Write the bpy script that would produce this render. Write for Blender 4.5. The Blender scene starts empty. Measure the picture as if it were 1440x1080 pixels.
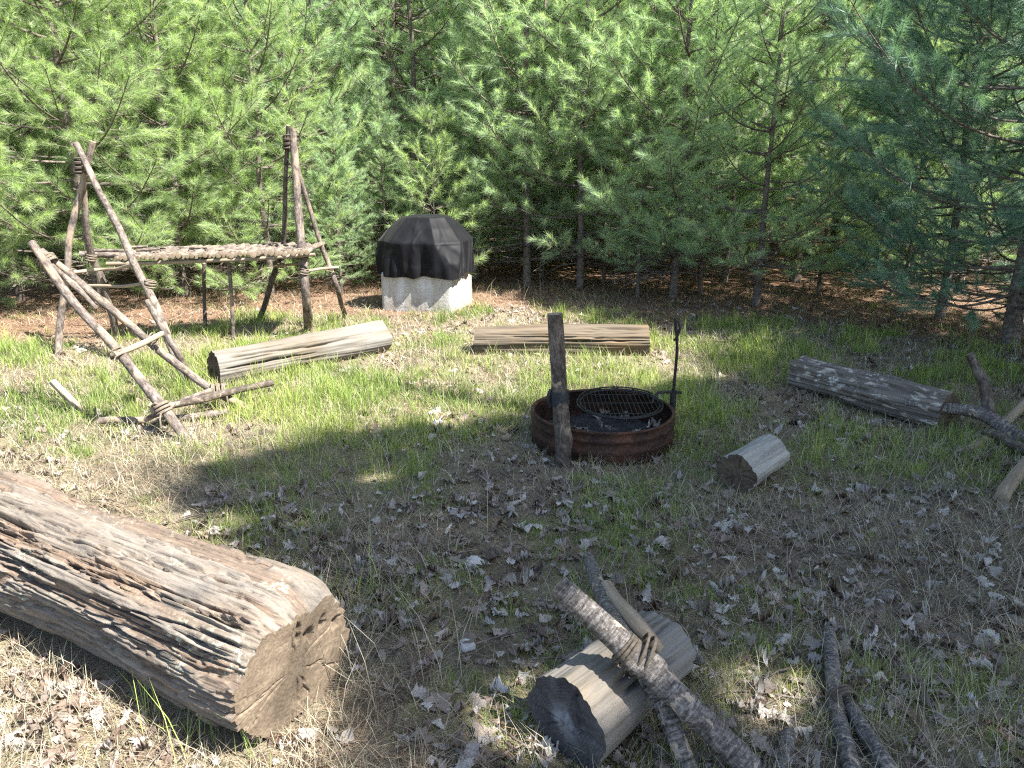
import bpy, math, random
import numpy as np
from mathutils import Vector

# ------------------------------------------------------------------ basics
scene = bpy.context.scene
COL = scene.collection
PI = math.pi
CAMZ, PITCH, FPX = 1.65, math.radians(16.2), 1088.0
CP, SP = math.cos(PITCH), math.sin(PITCH)
SUN_EL, SUN_AZ = math.radians(53), math.radians(-30)      # azimuth from +X towards +Y
SDIR = np.array([math.cos(SUN_EL) * math.cos(SUN_AZ), math.cos(SUN_EL) * math.sin(SUN_AZ), math.sin(SUN_EL)])


def ray(px, py):
    dx, dy = (px - 720) / FPX, (540 - py) / FPX
    return np.array([dx, CP + dy * SP, -SP + dy * CP])


def G(px, py, z=0.0):                 # photo pixel -> point on the level z
    d = ray(px, py)
    t = (z - CAMZ) / d[2]
    return np.array([d[0] * t, d[1] * t, z])


def at(px, py, Y):                    # photo pixel -> point at distance Y
    d = ray(px, py)
    t = Y / d[1]
    return np.array([d[0] * t, Y, CAMZ + d[2] * t])


# ------------------------------------------------------------------ noise
def _hash(ix, iy, iz, seed):
    h = (ix * np.int64(374761393) + iy * np.int64(668265263) + iz * np.int64(1440662683) + np.int64(seed) * np.int64(974711)) & 0xffffffff
    h = ((h ^ (h >> 13)) * np.int64(1274126177)) & 0xffffffff
    h = ((h ^ (h >> 16)) * np.int64(2246822519)) & 0xffffffff
    return ((h ^ (h >> 15)) & 0xffffff) / float(0x7fffff) - 1.0


def vnoise(x, y, z=0.0, seed=0):
    x, y, z = np.broadcast_arrays(np.asarray(x, float), np.asarray(y, float), np.asarray(z, float))
    fx, fy, fz = np.floor(x), np.floor(y), np.floor(z)
    ix, iy, iz = fx.astype(np.int64), fy.astype(np.int64), fz.astype(np.int64)
    u, v, w = x - fx, y - fy, z - fz
    u, v, w = u * u * (3 - 2 * u), v * v * (3 - 2 * v), w * w * (3 - 2 * w)
    r = 0
    for dx in (0, 1):
        for dy in (0, 1):
            for dz in (0, 1):
                r = r + _hash(ix + dx, iy + dy, iz + dz, seed) * (u if dx else 1 - u) * (v if dy else 1 - v) * (w if dz else 1 - w)
    return r


def fbm(x, y, z=0.0, seed=0, o=4):
    r, a = 0, 0.5
    for k in range(o):
        r = r + a * vnoise(np.asarray(x) * 2 ** k, np.asarray(y) * 2 ** k, np.asarray(z) * 2 ** k, seed + k * 17)
        a *= 0.5
    return r


def sstep(a, b, x):
    t = np.clip((x - a) / (b - a), 0, 1)
    return t * t * (3 - 2 * t)


def terrain(x, y):
    x = np.asarray(x, float); y = np.asarray(y, float)
    return 0.018 * fbm(x * 0.6, y * 0.6, 0, 5, 3) + 0.012 * vnoise(x * 3.1, y * 3.1, 0, 9) + 0.25 * sstep(11, 30, y)


# ------------------------------------------------------------------ objects
def fast_mesh(name, V, polys, mats, attrs=None, smooth=True):
    """polys: list of (array (m,k) of vertex ids, material index)"""
    me = bpy.data.meshes.new(name)
    V = np.asarray(V, np.float32)
    me.vertices.add(len(V))
    me.vertices.foreach_set('co', V.ravel())
    polys = [(np.asarray(f, np.int32), m) for f, m in polys if len(f)]
    nl = sum(f.size for f, m in polys); npoly = sum(len(f) for f, m in polys)
    me.loops.add(nl); me.polygons.add(npoly)
    me.loops.foreach_set('vertex_index', np.concatenate([f.ravel() for f, m in polys]))
    starts, mi, s = [], [], 0
    for f, m in polys:
        k = f.shape[1]
        starts.append(s + np.arange(len(f)) * k); s += f.size
        mi.append(np.full(len(f), m))
    me.polygons.foreach_set('loop_start', np.concatenate(starts).astype(np.int32))
    me.polygons.foreach_set('material_index', np.concatenate(mi).astype(np.int32))
    me.polygons.foreach_set('use_smooth', np.full(npoly, smooth))
    for m in (mats if isinstance(mats, (list, tuple)) else [mats]):
        me.materials.append(m)
    for k, a in (attrs or {}).items():
        a = np.asarray(a, np.float32)
        if a.ndim == 2:
            at_ = me.attributes.new(k, 'FLOAT_VECTOR', 'POINT'); at_.data.foreach_set('vector', a.ravel())
        else:
            at_ = me.attributes.new(k, 'FLOAT', 'POINT'); at_.data.foreach_set('value', a)
    me.update(calc_edges=True)
    me.validate()
    return me


def tag(o, label=None, cat=None, group=None, kind=None):
    for k, v in (('label', label), ('category', cat), ('group', group), ('kind', kind)):
        if v: o[k] = v
    return o


def thing(name, loc, label, cat, group=None):
    o = bpy.data.objects.new(name, None); COL.objects.link(o)
    o.empty_display_size = 0.1
    o.location = loc
    return tag(o, label, cat, group)


class MB:                                # collects geometry of ONE part
    def __init__(self):
        self.V, self.P, self.A, self.n = [], [], [], 0

    def add(self, V, polys, lc=None):
        V = np.asarray(V, float)
        self.V.append(V)
        for f, m in polys:
            if len(f): self.P.append((np.asarray(f) + self.n, m))
        self.A.append(np.asarray(lc, float) if lc is not None else V.copy())
        self.n += len(V)
        return self

    def build(self, name, mats, parent=None, kind=None, smooth=True):
        V = np.concatenate(self.V)
        if parent is not None:
            V = V - np.array(parent.location)
        me = fast_mesh(name, V, self.P, mats, {'lc': np.concatenate(self.A)}, smooth)
        o = bpy.data.objects.new(name, me); COL.objects.link(o)
        if parent is not None: o.parent = parent
        if kind: o['kind'] = kind
        return o


def resample(pts, rad, step):
    pts = np.asarray(pts, float)
    n = len(pts)
    rad = np.interp(np.linspace(0, 1, n), np.linspace(0, 1, len(rad)), rad) if len(rad) != n else np.asarray(rad, float)
    if n > 2:                            # catmull-rom
        P = np.vstack([2 * pts[0] - pts[1], pts, 2 * pts[-1] - pts[-2]])
        out, ro = [], []
        for i in range(n - 1):
            p0, p1, p2, p3 = P[i], P[i + 1], P[i + 2], P[i + 3]
            m = max(2, int(np.linalg.norm(p2 - p1) / step))
            for t in np.arange(m) / m:
                out.append(0.5 * (2 * p1 + (p2 - p0) * t + (2 * p0 - 5 * p1 + 4 * p2 - p3) * t * t + (3 * p1 - p0 - 3 * p2 + p3) * t ** 3))
                ro.append(rad[i] * (1 - t) + rad[i + 1] * t)
        out.append(pts[-1]); ro.append(rad[-1])
        return np.array(out), np.array(ro)
    m = max(2, int(np.linalg.norm(pts[1] - pts[0]) / step))
    t = np.linspace(0, 1, m + 1)[:, None]
    return pts[0] * (1 - t) + pts[1] * t, (rad[0] * (1 - t) + rad[1] * t)[:, 0]


def frames(C):
    T = np.gradient(C, axis=0)
    T /= np.linalg.norm(T, axis=1)[:, None] + 1e-12
    up = np.array([0, 0, 1.0]) if abs(T[0][2]) < 0.9 else np.array([1.0, 0, 0])
    N = up - T[0] * up.dot(T[0]); N /= np.linalg.norm(N)
    Ns = [N]
    for i in range(1, len(C)):
        N = Ns[-1] - T[i] * Ns[-1].dot(T[i]); N /= np.linalg.norm(N) + 1e-12
        Ns.append(N)
    Ns = np.array(Ns)
    return T, Ns, np.cross(T, Ns)


def quads_ring(m, n):
    i = np.arange(m - 1)[:, None] * n; j = np.arange(n)[None, :]; j2 = (j + 1) % n
    return np.stack([i + j, i + j2, i + n + j2, i + n + j], -1).reshape(-1, 4)


def tube(mb, pts, rad, n=10, step=0.05, rough=0.06, seed=0, mat=0, capmat=None, knots=0, caps=True, wob=0.0):
    """Crooked, tapered stick; stores lc = (distance along, across, across) for the grain."""
    C, R = resample(pts, rad, step)
    m = len(C)
    s = np.concatenate([[0], np.cumsum(np.linalg.norm(np.diff(C, axis=0), axis=1))])
    if wob:
        C = C + wob * np.stack([vnoise(s * 2.3, 0, 1, seed + 1), vnoise(s * 2.3, 0, 2, seed + 2), vnoise(s * 2.3, 0, 3, seed + 3)], 1) * np.sin(np.pi * s / s[-1])[:, None]
    T, N, B = frames(C)
    th = np.linspace(0, 2 * PI, n, endpoint=False)
    S, TH = np.meshgrid(s, th, indexing='ij')
    RR = R[:, None] * (1 + rough * (vnoise(S * 9, np.cos(TH) * 1.6, np.sin(TH) * 1.6, seed) + 0.6 * vnoise(S * 25, np.cos(TH) * 3, np.sin(TH) * 3, seed + 5)))
    rs = random.Random(seed * 7 + 1)
    for k in range(knots):
        s0, t0 = rs.uniform(0.08, 0.92) * s[-1], rs.uniform(0, 2 * PI)
        dth = (TH - t0 + PI) % (2 * PI) - PI
        RR = RR + 0.35 * R[:, None] * np.exp(-((S - s0) / (0.7 * R[:, None] + .01)) ** 2 - (dth / 0.5) ** 2)
    V = C[:, None] + RR[..., None] * (np.cos(TH)[..., None] * N[:, None] + np.sin(TH)[..., None] * B[:, None])
    off = rs.uniform(0, 50)
    lc = np.stack([S + off, RR * np.cos(TH) + off, RR * np.sin(TH)], -1)
    Vs, Ls = [V.reshape(-1, 3)], [lc.reshape(-1, 3)]
    polys = [(quads_ring(m, n), mat)]
    if caps:
        cm = mat if capmat is None else capmat
        base = m * n
        # separate rim vertices so the cap stays crisp
        for e, idx in ((0, 0), (1, m - 1)):
            ring = V[idx]; cen = C[idx] + T[idx] * (-.12 if e == 0 else .12) * R[idx]
            Vs += [ring, cen[None]]; Ls += [lc[idx], np.array([[s[idx] + off, off, 0]])]
            j = np.arange(n); j2 = (j + 1) % n
            f = np.stack([base + j2, base + j, np.full(n, base + n)], 1) if e == 0 else np.stack([base + j, base + j2, np.full(n, base + n)], 1)
            polys.append((f, cm)); base += n + 1
    mb.add(np.concatenate(Vs), polys, np.concatenate(Ls))
    return mb


# ------------------------------------------------------------------ materials
class NT:
    def __init__(self, name):
        self.m = bpy.data.materials.new(name); self.m.use_nodes = True
        self.t = self.m.node_tree; self.t.nodes.clear()
        self.out = self.N('ShaderNodeOutputMaterial')

    def N(self, typ, ins=None, **props):
        n = self.t.nodes.new(typ)
        for k, v in props.items(): setattr(n, k, v)
        for k, v in (ins or {}).items():
            if hasattr(v, 'is_output') or isinstance(v, bpy.types.NodeSocket): self.t.links.new(v, n.inputs[k])
            else: n.inputs[k].default_value = v
        return n

    def attr(self, name): return self.N('ShaderNodeAttribute', attribute_name=name)

    def map(self, vec, sc):
        return self.N('ShaderNodeMapping', {'Vector': vec, 'Scale': sc}).outputs[0]

    def noise(self, vec, scale, detail=5, rough=.55, dist=0):
        return self.N('ShaderNodeTexNoise', {'Vector': vec, 'Scale': scale, 'Detail': detail, 'Roughness': rough, 'Distortion': dist}).outputs['Fac']

    def ramp(self, fac, stops, interp='LINEAR'):
        r = self.N('ShaderNodeValToRGB', {'Fac': fac})
        cr = r.color_ramp; cr.interpolation = interp
        while len(cr.elements) < len(stops): cr.elements.new(0.5)
        for e, (p, c) in zip(cr.elements, stops):
            e.position = p
            e.color = (c, c, c, 1) if isinstance(c, (int, float)) else (*c, 1)
        return r.outputs[0]

    def mix(self, fac, a, b, mode='MIX'):
        n = self.N('ShaderNodeMix', data_type='RGBA', blend_type=mode)
        for sock, v in ((n.inputs[0], fac), (n.inputs[6], a), (n.inputs[7], b)):
            if isinstance(v, bpy.types.NodeSocket): self.t.links.new(v, sock)
            elif isinstance(v, tuple): sock.default_value = (*v[:3], 1)
            else: sock.default_value = v
        return n.outputs[2]

    def math(self, op, a, b=0.0):
        n = self.N('ShaderNodeMath', operation=op)
        for i, v in enumerate((a, b)):
            if isinstance(v, bpy.types.NodeSocket): self.t.links.new(v, n.inputs[i])
            else: n.inputs[i].default_value = v
        return n.outputs[0]

    def bump(self, h, strength=.4, dist=.01, normal=None):
        ins = {'Height': h, 'Strength': strength, 'Distance': dist}
        if normal is not None: ins['Normal'] = normal
        return self.N('ShaderNodeBump', ins).outputs[0]

    def principled(self, col, rough=.8, normal=None, metal=0.0, spec=.3, **kw):
        ins = {'Base Color': col if isinstance(col, bpy.types.NodeSocket) else (*col, 1), 'Roughness': rough, 'Metallic': metal, 'Specular IOR Level': spec}
        if normal is not None: ins['Normal'] = normal
        ins.update(kw)
        b = self.N('ShaderNodeBsdfPrincipled', ins)
        return b.outputs[0]

    def done(self, sh):
        self.t.links.new(sh, self.out.inputs[0]); return self.m


def wood(name, dark, mid, light, along=3.0, across=60.0, patch=None, patch_scale=6.0, patch_cut=(.55, .68), bumpd=.004, rough=.85, contrast=(.3, .5, .7), lichen=None):
    """Grain runs along lc.x. patch = second colour in blotches (bark left on, or wood laid bare)."""
    n = NT(name)
    lc = n.attr('lc').outputs['Vector']
    g = n.noise(n.map(lc, (along, across, across)), 1.0, 8, .65, .3)
    g2 = n.noise(n.map(lc, (along * .35, across * .3, across * .3)), 1.0, 5, .6, .2)
    c = n.ramp(g, [(contrast[0], dark), (contrast[1], mid), (contrast[2], light)])
    c = n.mix(.55, c, n.ramp(g2, [(.3, tuple(.45 * v for v in mid)), (.62, tuple(min(1, 1.35 * v) for v in mid))]), 'MIX')
    if patch:
        p = n.noise(n.map(lc, (.4, 1, 1)), patch_scale, 6, .6, .4)
        c = n.mix(n.ramp(p, [(patch_cut[0], 0.0), (patch_cut[1], 1.0)]), c, n.mix(g, tuple(.55 * v for v in patch), tuple(1.25 * v for v in patch)))
    if lichen:
        p = n.noise(lc, 22.0, 5, .65)
        q = n.noise(lc, 4.0, 3, .5)
        f = n.math('MULTIPLY', n.ramp(p, [(.56, 0.0), (.62, 1.0)]), n.ramp(q, [(.5, 0.0), (.62, 1.0)]))
        c = n.mix(f, c, lichen)
    h = n.math('ADD', g, n.math('MULTIPLY', g2, .8))
    return n.done(n.principled(c, rough, n.bump(h, .8, bumpd), spec=.25))


def bark(name, dark, mid, light, scale=30.0, squash=.35, peel=None, rough=.8, bumpd=.006, peel_scale=5.0, peel_cut=(.55, .6)):
    """Bark with bands running round the stem; peel = smoother wood showing in patches."""
    n = NT(name)
    lc = n.attr('lc').outputs['Vector']
    a = n.noise(n.map(lc, (scale * 2.2, scale * squash, scale * squash)), 1.0, 6, .65, .5)
    b = n.noise(lc, scale * 1.3, 7, .7)
    f = n.math('ADD', n.math('MULTIPLY', a, .5), n.math('MULTIPLY', b, .5))
    c = n.ramp(f, [(.38, dark), (.5, mid), (.62, light)])
    if peel:
        p = n.noise(n.map(lc, (1.0, 1.6, 1.6)), peel_scale, 5, .6, .5)
        gr = n.noise(n.map(lc, (4, 70, 70)), 1.0, 6, .6)
        c = n.mix(n.ramp(p, [(peel_cut[0], 0.0), (peel_cut[1], 1.0)]), c, n.mix(gr, tuple(.6 * v for v in peel), tuple(1.3 * v for v in peel)))
    return n.done(n.principled(c, rough, n.bump(f, .9, bumpd), spec=.3))


def cut_wood(name, dark, light, ring=55.0, core=None):
    n = NT(name)
    lc = n.attr('lc').outputs['Vector']
    sep = n.N('ShaderNodeSeparateXYZ', {0: lc})
    b = n.noise(lc, 14.0, 6, .65)
    b2 = n.noise(lc, 70.0, 5, .7)
    r = n.attr('rr').outputs['Fac']
    w = n.math('ADD', n.math('MULTIPLY', r, ring * 2), n.math('MULTIPLY', b, 3.0))
    rings = n.math('SINE', n.math('MULTIPLY', w, 6.0))
    g_ = n.math('ADD', n.math('MULTIPLY', b, .6), n.math('MULTIPLY', b2, .45))
    f = n.math('ADD', n.math('MULTIPLY', rings, .05), g_)
    c = n.ramp(f, [(.3, dark), (.72, light)])
    if core: c = n.mix(n.math('MULTIPLY', n.ramp(r, [(.015, 1.0), (.07, 0.0)]), n.ramp(b, [(.4, 0.0), (.6, .9)])), c, core)      # pale heart wood left bare
    return n.done(n.principled(c, .9, n.bump(g_, .8, .006), spec=.2))


def leafy(name, stops, trans=.35, rough=.45, spec=.35, hue=True, tattr='rnd', tcol=None):
    """Needles and blades: reflect and let light through."""
    n = NT(name)
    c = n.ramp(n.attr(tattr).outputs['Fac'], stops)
    if hue:
        oi = n.N('ShaderNodeObjectInfo').outputs['Random']
        c = n.mix(n.math('MULTIPLY', oi, .3), c, (.22, .36, .26))
    p = n.principled(c, rough, spec=spec)
    tr = n.N('ShaderNodeBsdfTranslucent', {'Color': n.mix(1.0, c, tcol or (1.1, 1.25, .55), 'MULTIPLY')}).outputs[0]
    mx = n.N('ShaderNodeMixShader', {0: trans, 1: p, 2: tr}).outputs[0]
    return n.done(mx)


M = {}
M['log_pale'] = wood('pale_weathered_wood', (.03, .024, .018), (.105, .085, .062), (.165, .142, .108), 2.0, 55, patch=(.15, .14, .125), patch_scale=3.5, patch_cut=(.4, .58), contrast=(.36, .48, .66), bumpd=.006)
M['log_dark'] = wood('dark_bark_wood', (.04, .032, .027), (.12, .1, .085), (.24, .21, .18), 3.0, 40, patch=(.36, .32, .28), patch_scale=22, patch_cut=(.56, .62), bumpd=.012, lichen=(.42, .41, .38))
M['log_grey'] = wood('grey_split_wood', (.07, .064, .056), (.23, .218, .195), (.34, .325, .295), 2.5, 50, patch=(.17, .17, .155), patch_scale=5)
M['log_centre'] = wood('banded_weathered_wood', (.022, .017, .012), (.088, .069, .048), (.15, .128, .096), 1.6, 38, patch=(.13, .09, .052), patch_scale=4, patch_cut=(.5, .66))
M['end_dark'] = cut_wood('dark_end_grain', (.01, .008, .006), (.12, .088, .06))
M['end_pale'] = cut_wood('pale_end_grain', (.11, .08, .05), (.28, .215, .145))
M['end_char'] = cut_wood('charred_end_grain', (.006, .006, .007), (.085, .08, .08), core=(.2, .205, .22))
M['end_tan'] = cut_wood('tan_end_grain', (.06, .043, .029), (.175, .135, .095), ring=30)
M['pole'] = bark('grey_brown_pole', (.024, .019, .016), (.092, .073, .06), (.19, .162, .14), 13, 6, peel=(.21, .16, .115), peel_scale=5, peel_cut=(.52, .6), bumpd=.012)
M['pole_dark'] = bark('dark_pole_bark', (.02, .015, .012), (.06, .046, .036), (.15, .122, .098), 13, 6, peel=(.24, .18, .13), peel_scale=7, peel_cut=(.6, .66))
M['pole_pale'] = wood('pale_peeled_pole', (.1, .073, .047), (.22, .172, .12), (.32, .27, .205), 3, 60)
M['birch'] = bark('grey_birch_bark', (.018, .015, .013), (.085, .074, .066), (.23, .21, .19), 60, .25, peel=(.3, .24, .18), peel_scale=12, peel_cut=(.6, .63), bumpd=.012)
M['trunk'] = bark('pine_trunk_bark', (.04, .032, .026), (.1, .08, .066), (.19, .16, .14), 22, 1.2, bumpd=.01)
M['cutsmall'] = cut_wood('small_cut_end', (.12, .09, .058), (.28, .22, .155))


def m_biglog():
    n = NT('old_weathered_log')
    lc = n.attr('lc').outputs['Vector']
    layer = n.attr('layer').outputs['Fac']
    g = n.noise(n.map(lc, (3.5, 75, 75)), 1.0, 9, .68, .5)
    g2 = n.noise(n.map(lc, (1.2, 14, 14)), 1.0, 6, .6, .5)
    sp = n.noise(lc, 90.0, 5, .7)
    c = n.ramp(g, [(.34, (.02, .014, .01)), (.46, (.093, .074, .057)), (.66, (.185, .158, .128))])
    c = n.mix(.5, c, n.ramp(g2, [(.34, (.045, .032, .023)), (.5, (.105, .088, .07)), (.66, (.175, .157, .132))]))
    # weathered silver grey in long streaks
    c = n.mix(n.ramp(n.noise(n.map(lc, (1.6, 6, 6)), 1.0, 5, .6), [(.46, 0.0), (.62, .75)]), c, n.mix(g, (.07, .062, .054), (.2, .183, .163)))
    # brown wood where the outer shell has flaked off, rotten red brown in the trench
    c = n.mix(n.math('MULTIPLY', layer, .9), c, n.ramp(g, [(.34, (.022, .013, .009)), (.5, (.085, .053, .034)), (.68, (.19, .125, .08))]))
    rot = n.attr('rot').outputs['Fac']
    c = n.mix(rot, c, n.ramp(sp, [(.3, (.05, .03, .02)), (.55, (.125, .085, .056)), (.75, (.22, .165, .115))]))
    # lichen
    f = n.math('MULTIPLY', n.ramp(n.noise(lc, 45.0, 5, .7), [(.54, 0.0), (.6, 1.0)]), n.ramp(n.noise(lc, 5.0, 2, .5), [(.56, 0.0), (.66, 1.0)]))
    c = n.mix(f, c, (.26, .28, .21))
    c = n.mix(n.math('MULTIPLY', sp, .35), c, (.25, .21, .17), 'MIX')
    h = n.math('ADD', g, n.math('ADD', n.math('MULTIPLY', g2, .8), n.math('MULTIPLY', sp, .35)))
    return n.done(n.principled(c, .88, n.bump(h, .9, .006), spec=.2))


M['biglog'] = m_biglog()


def m_ground():
    n = NT('clearing_ground')
    pos = n.N('ShaderNodeNewGeometry').outputs['Position']
    duff = n.attr('duff').outputs['Fac']; green = n.attr('green').outputs['Fac']; pale = n.attr('pale').outputs['Fac']
    a = n.noise(pos, 5.0, 8, .7); b = n.noise(pos, 38.0, 6, .75); d = n.noise(pos, 140.0, 4, .8)
    soil = n.ramp(b, [(.3, (.04, .033, .026)), (.5, (.1, .082, .064)), (.7, (.22, .185, .15))])
    straw = n.ramp(d, [(.32, (.1, .08, .05)), (.5, (.23, .19, .125)), (.7, (.42, .37, .27))])
    red = n.ramp(d, [(.32, (.07, .042, .028)), (.5, (.175, .105, .07)), (.7, (.33, .235, .165))])
    moss = n.ramp(b, [(.3, (.06, .075, .02)), (.7, (.17, .19, .06))])
    c = n.mix(n.ramp(a, [(.38, 0.0), (.6, 1.0)]), soil, straw)
    c = n.mix(pale, c, straw)
    c = n.mix(n.math('MULTIPLY', green, .75), c, n.mix(.45, moss, straw))
    c = n.mix(duff, c, red)
    h = n.math('ADD', n.math('MULTIPLY', b, 1.0), n.math('MULTIPLY', d, .5))
    return n.done(n.principled(c, .95, n.bump(h, 1.0, .02), spec=.1))


M['ground'] = m_ground()
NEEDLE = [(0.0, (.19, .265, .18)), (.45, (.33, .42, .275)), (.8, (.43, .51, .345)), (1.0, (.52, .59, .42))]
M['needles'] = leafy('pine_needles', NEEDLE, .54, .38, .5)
M['needles_fresh'] = leafy('fresh_pine_needles', [(0.0, (.17, .235, .125)), (.5, (.31, .395, .21)), (1.0, (.46, .53, .31))], .54, .38, .5, hue=False)
M['needles_shade'] = leafy('shaded_pine_needles', [(0.0, (.05, .11, .09)), (.5, (.11, .2, .15)), (1.0, (.22, .33, .23))], .3, .42, .4, hue=False)  # pine needles in a darker, bluer tone, shade put into the colour
M['grass'] = leafy('green_grass', [(0.0, (.085, .13, .04)), (.4, (.19, .265, .065)), (.75, (.34, .38, .11)), (1.0, (.48, .44, .23))], .4, .5, .25, hue=False, tcol=(1.1, 1.15, .5))
M['straw'] = leafy('dry_straw', [(0.0, (.1, .085, .055)), (.5, (.25, .22, .15)), (1.0, (.42, .38, .285))], .25, .6, .2, hue=False, tcol=(1, .95, .8))
M['oakleaf'] = leafy('dry_oak_leaf', [(0.0, (.05, .033, .024)), (.35, (.15, .108, .08)), (.65, (.25, .215, .185)), (1.0, (.44, .41, .37))], .2, .5, .35, hue=False, tcol=(1, .85, .6))
M['duffneedle'] = leafy('fallen_needles', [(0.0, (.075, .043, .028)), (.5, (.2, .13, .085)), (1.0, (.36, .27, .185))], .1, .6, .2, hue=False, tcol=(1, .9, .7))


def m_rust():
    n = NT('rusty_steel')
    pos = n.N('ShaderNodeTexCoord').outputs['Object']
    a = n.noise(n.map(pos, (1, 1, 2.5)), 7.0, 8, .7, .4); b = n.noise(pos, 60.0, 5, .7)
    f = n.math('ADD', n.math('MULTIPLY', a, .65), n.math('MULTIPLY', b, .35))
    c = n.ramp(f, [(.38, (.01, .007, .006)), (.5, (.038, .018, .011)), (.62, (.095, .04, .022)), (.76, (.16, .085, .053))])
    return n.done(n.principled(c, .8, n.bump(b, .5, .002), metal=.15, spec=.3))


def m_simple(name, a, b, scale, rough=.7, metal=0.0, bumpd=.002, spec=.3, **kw):
    n = NT(name)
    pos = n.N('ShaderNodeTexCoord').outputs['Object']
    f = n.noise(pos, scale, 7, .65)
    return n.done(n.principled(n.ramp(f, [(.32, a), (.7, b)]), rough, n.bump(f, .6, bumpd), metal=metal, spec=spec, **kw))


M['rust'] = m_rust()
M['iron'] = m_simple('black_iron', (.008, .008, .009), (.035, .03, .028), 40, .55, .4)
M['strap'] = m_simple('black_strap', (.008, .009, .012), (.025, .026, .03), 60, .6)
M['cord'] = m_simple('dark_cord', (.035, .028, .022), (.1, .08, .06), 90, .9)
M['cord_pale'] = m_simple('weathered_twine', (.07, .055, .04), (.19, .155, .115), 90, .9)
M['ash'] = m_simple('ash_and_charcoal', (.008, .008, .008), (.04, .038, .036), 22, .95, bumpd=.02)
M['stone'] = m_simple('pale_stone', (.3, .29, .27), (.5, .49, .46), 30, .9)


def m_concrete():
    n = NT('rendered_concrete')
    pos = n.N('ShaderNodeTexCoord').outputs['Object']
    a = n.noise(pos, 5.0, 7, .65, .3); b = n.noise(pos, 45.0, 6, .7)
    st = n.noise(n.map(pos, (9, 9, 1.2)), 1.0, 5, .6)
    c = n.ramp(a, [(.3, (.29, .275, .255)), (.55, (.4, .39, .37)), (.75, (.48, .475, .46))])
    c = n.mix(n.ramp(st, [(.42, .55), (.6, 0.0)]), c, (.26, .225, .17))
    c = n.mix(n.ramp(b, [(.6, 0.0), (.74, .35)]), c, (.2, .18, .15))
    z = n.N('ShaderNodeSeparateXYZ', {0: pos}).outputs[2]
    splash = n.math('MULTIPLY', n.ramp(z, [(.02, 1.0), (.2, 0.0)]), n.ramp(b, [(.42, 0.0), (.55, .8)]))
    c = n.mix(splash, c, (.16, .14, .115))          # dirt thrown up by rain
    return n.done(n.principled(c, .92, n.bump(n.math('ADD', a, b), .8, .008), spec=.2))


M['concrete'] = m_concrete()


def m_fabric():
    n = NT('black_cover_fabric')
    pos = n.N('ShaderNodeTexCoord').outputs['Object']
    f = n.noise(pos, 9.0, 6, .6); w = n.noise(pos, 320.0, 2, .5)
    c = n.ramp(f, [(.3, (.0018, .0018, .0028)), (.7, (.005, .005, .007))])
    return n.done(n.principled(c, .62, n.bump(w, .3, .0008), spec=.16, **{'Sheen Weight': .05, 'Sheen Roughness': .4}))


M['fabric'] = m_fabric()

# ------------------------------------------------------------------ ground sheet
RNG = np.random.default_rng(11)


def forest_edge(x):                      # y where the pine floor starts
    return 8.3 + 0.55 * vnoise(np.asarray(x) * .55, 0.3, 0, 21) - 1.3 * sstep(-2.6, -4.2, x) - 1.6 * sstep(3.0, 4.6, x)


def zones(x, y):
    x = np.asarray(x, float); y = np.asarray(y, float)
    pn = fbm(x * .9, y * .9, 0, 31, 4)
    duff = sstep(-.35, .45, y - forest_edge(x) + .9 * pn)
    lush = sstep(3.3, 4.6, y + .9 * pn) * (1 - sstep(6.6, 8.3, y + .8 * pn)) * (1 - .75 * sstep(1.9, 3.3, x - .25 * (y - 5)))
    near = .8 * sstep(-.2, .3, fbm(x * 1.9, y * 1.9, 0, 77, 4)) * (1 - .35 * sstep(1.2, 2.0, x) * (1 - sstep(2.8, 4, y)))
    corner = sstep(.2, -.5, x + .95 * (y - 1.4))      # the dry strip beside the big log
    green = np.clip(np.maximum(lush * (.5 + 1.5 * fbm(x * 1.6, y * 1.6, 0, 51, 4)), near), 0, 1) * (1 - .8 * duff)
    green = green * (1 - .6 * corner)
    return np.clip(duff, 0, 1), np.clip(green, 0, 1), np.clip(corner * .8 + .35 * lush, 0, 1)


def build_ground():
    def axis(lo, hi, a, b, n, far):
        core = np.linspace(lo, hi, n)
        out = np.geomspace(.3, far, 26)
        return np.concatenate([lo - out[::-1], core, hi + out])
    xs = axis(-6, 6, 0, 0, 220, 260); ys = axis(.3, 12, 0, 0, 230, 300)
    X, Y = np.meshgrid(xs, ys)
    Z = terrain(X, Y)
    du, gr, pa = zones(X, Y)
    V = np.stack([X, Y, Z], -1).reshape(-1, 3)
    nx, ny = len(xs), len(ys)
    i = np.arange(ny - 1)[:, None] * nx; j = np.arange(nx - 1)[None]
    F = np.stack([i + j, i + j + 1, i + nx + j + 1, i + nx + j], -1).reshape(-1, 4)
    me = fast_mesh('ground', V, [(F, 0)], M['ground'], {'duff': du.ravel(), 'green': gr.ravel(), 'pale': pa.ravel()})
    o = bpy.data.objects.new('ground', me); COL.objects.link(o)
    tag(o, kind='structure')


build_ground()

# ------------------------------------------------------------------ logs
FOOT = []                                # footprints where no grass or leaf may poke through: (p0, p1, r)


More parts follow.
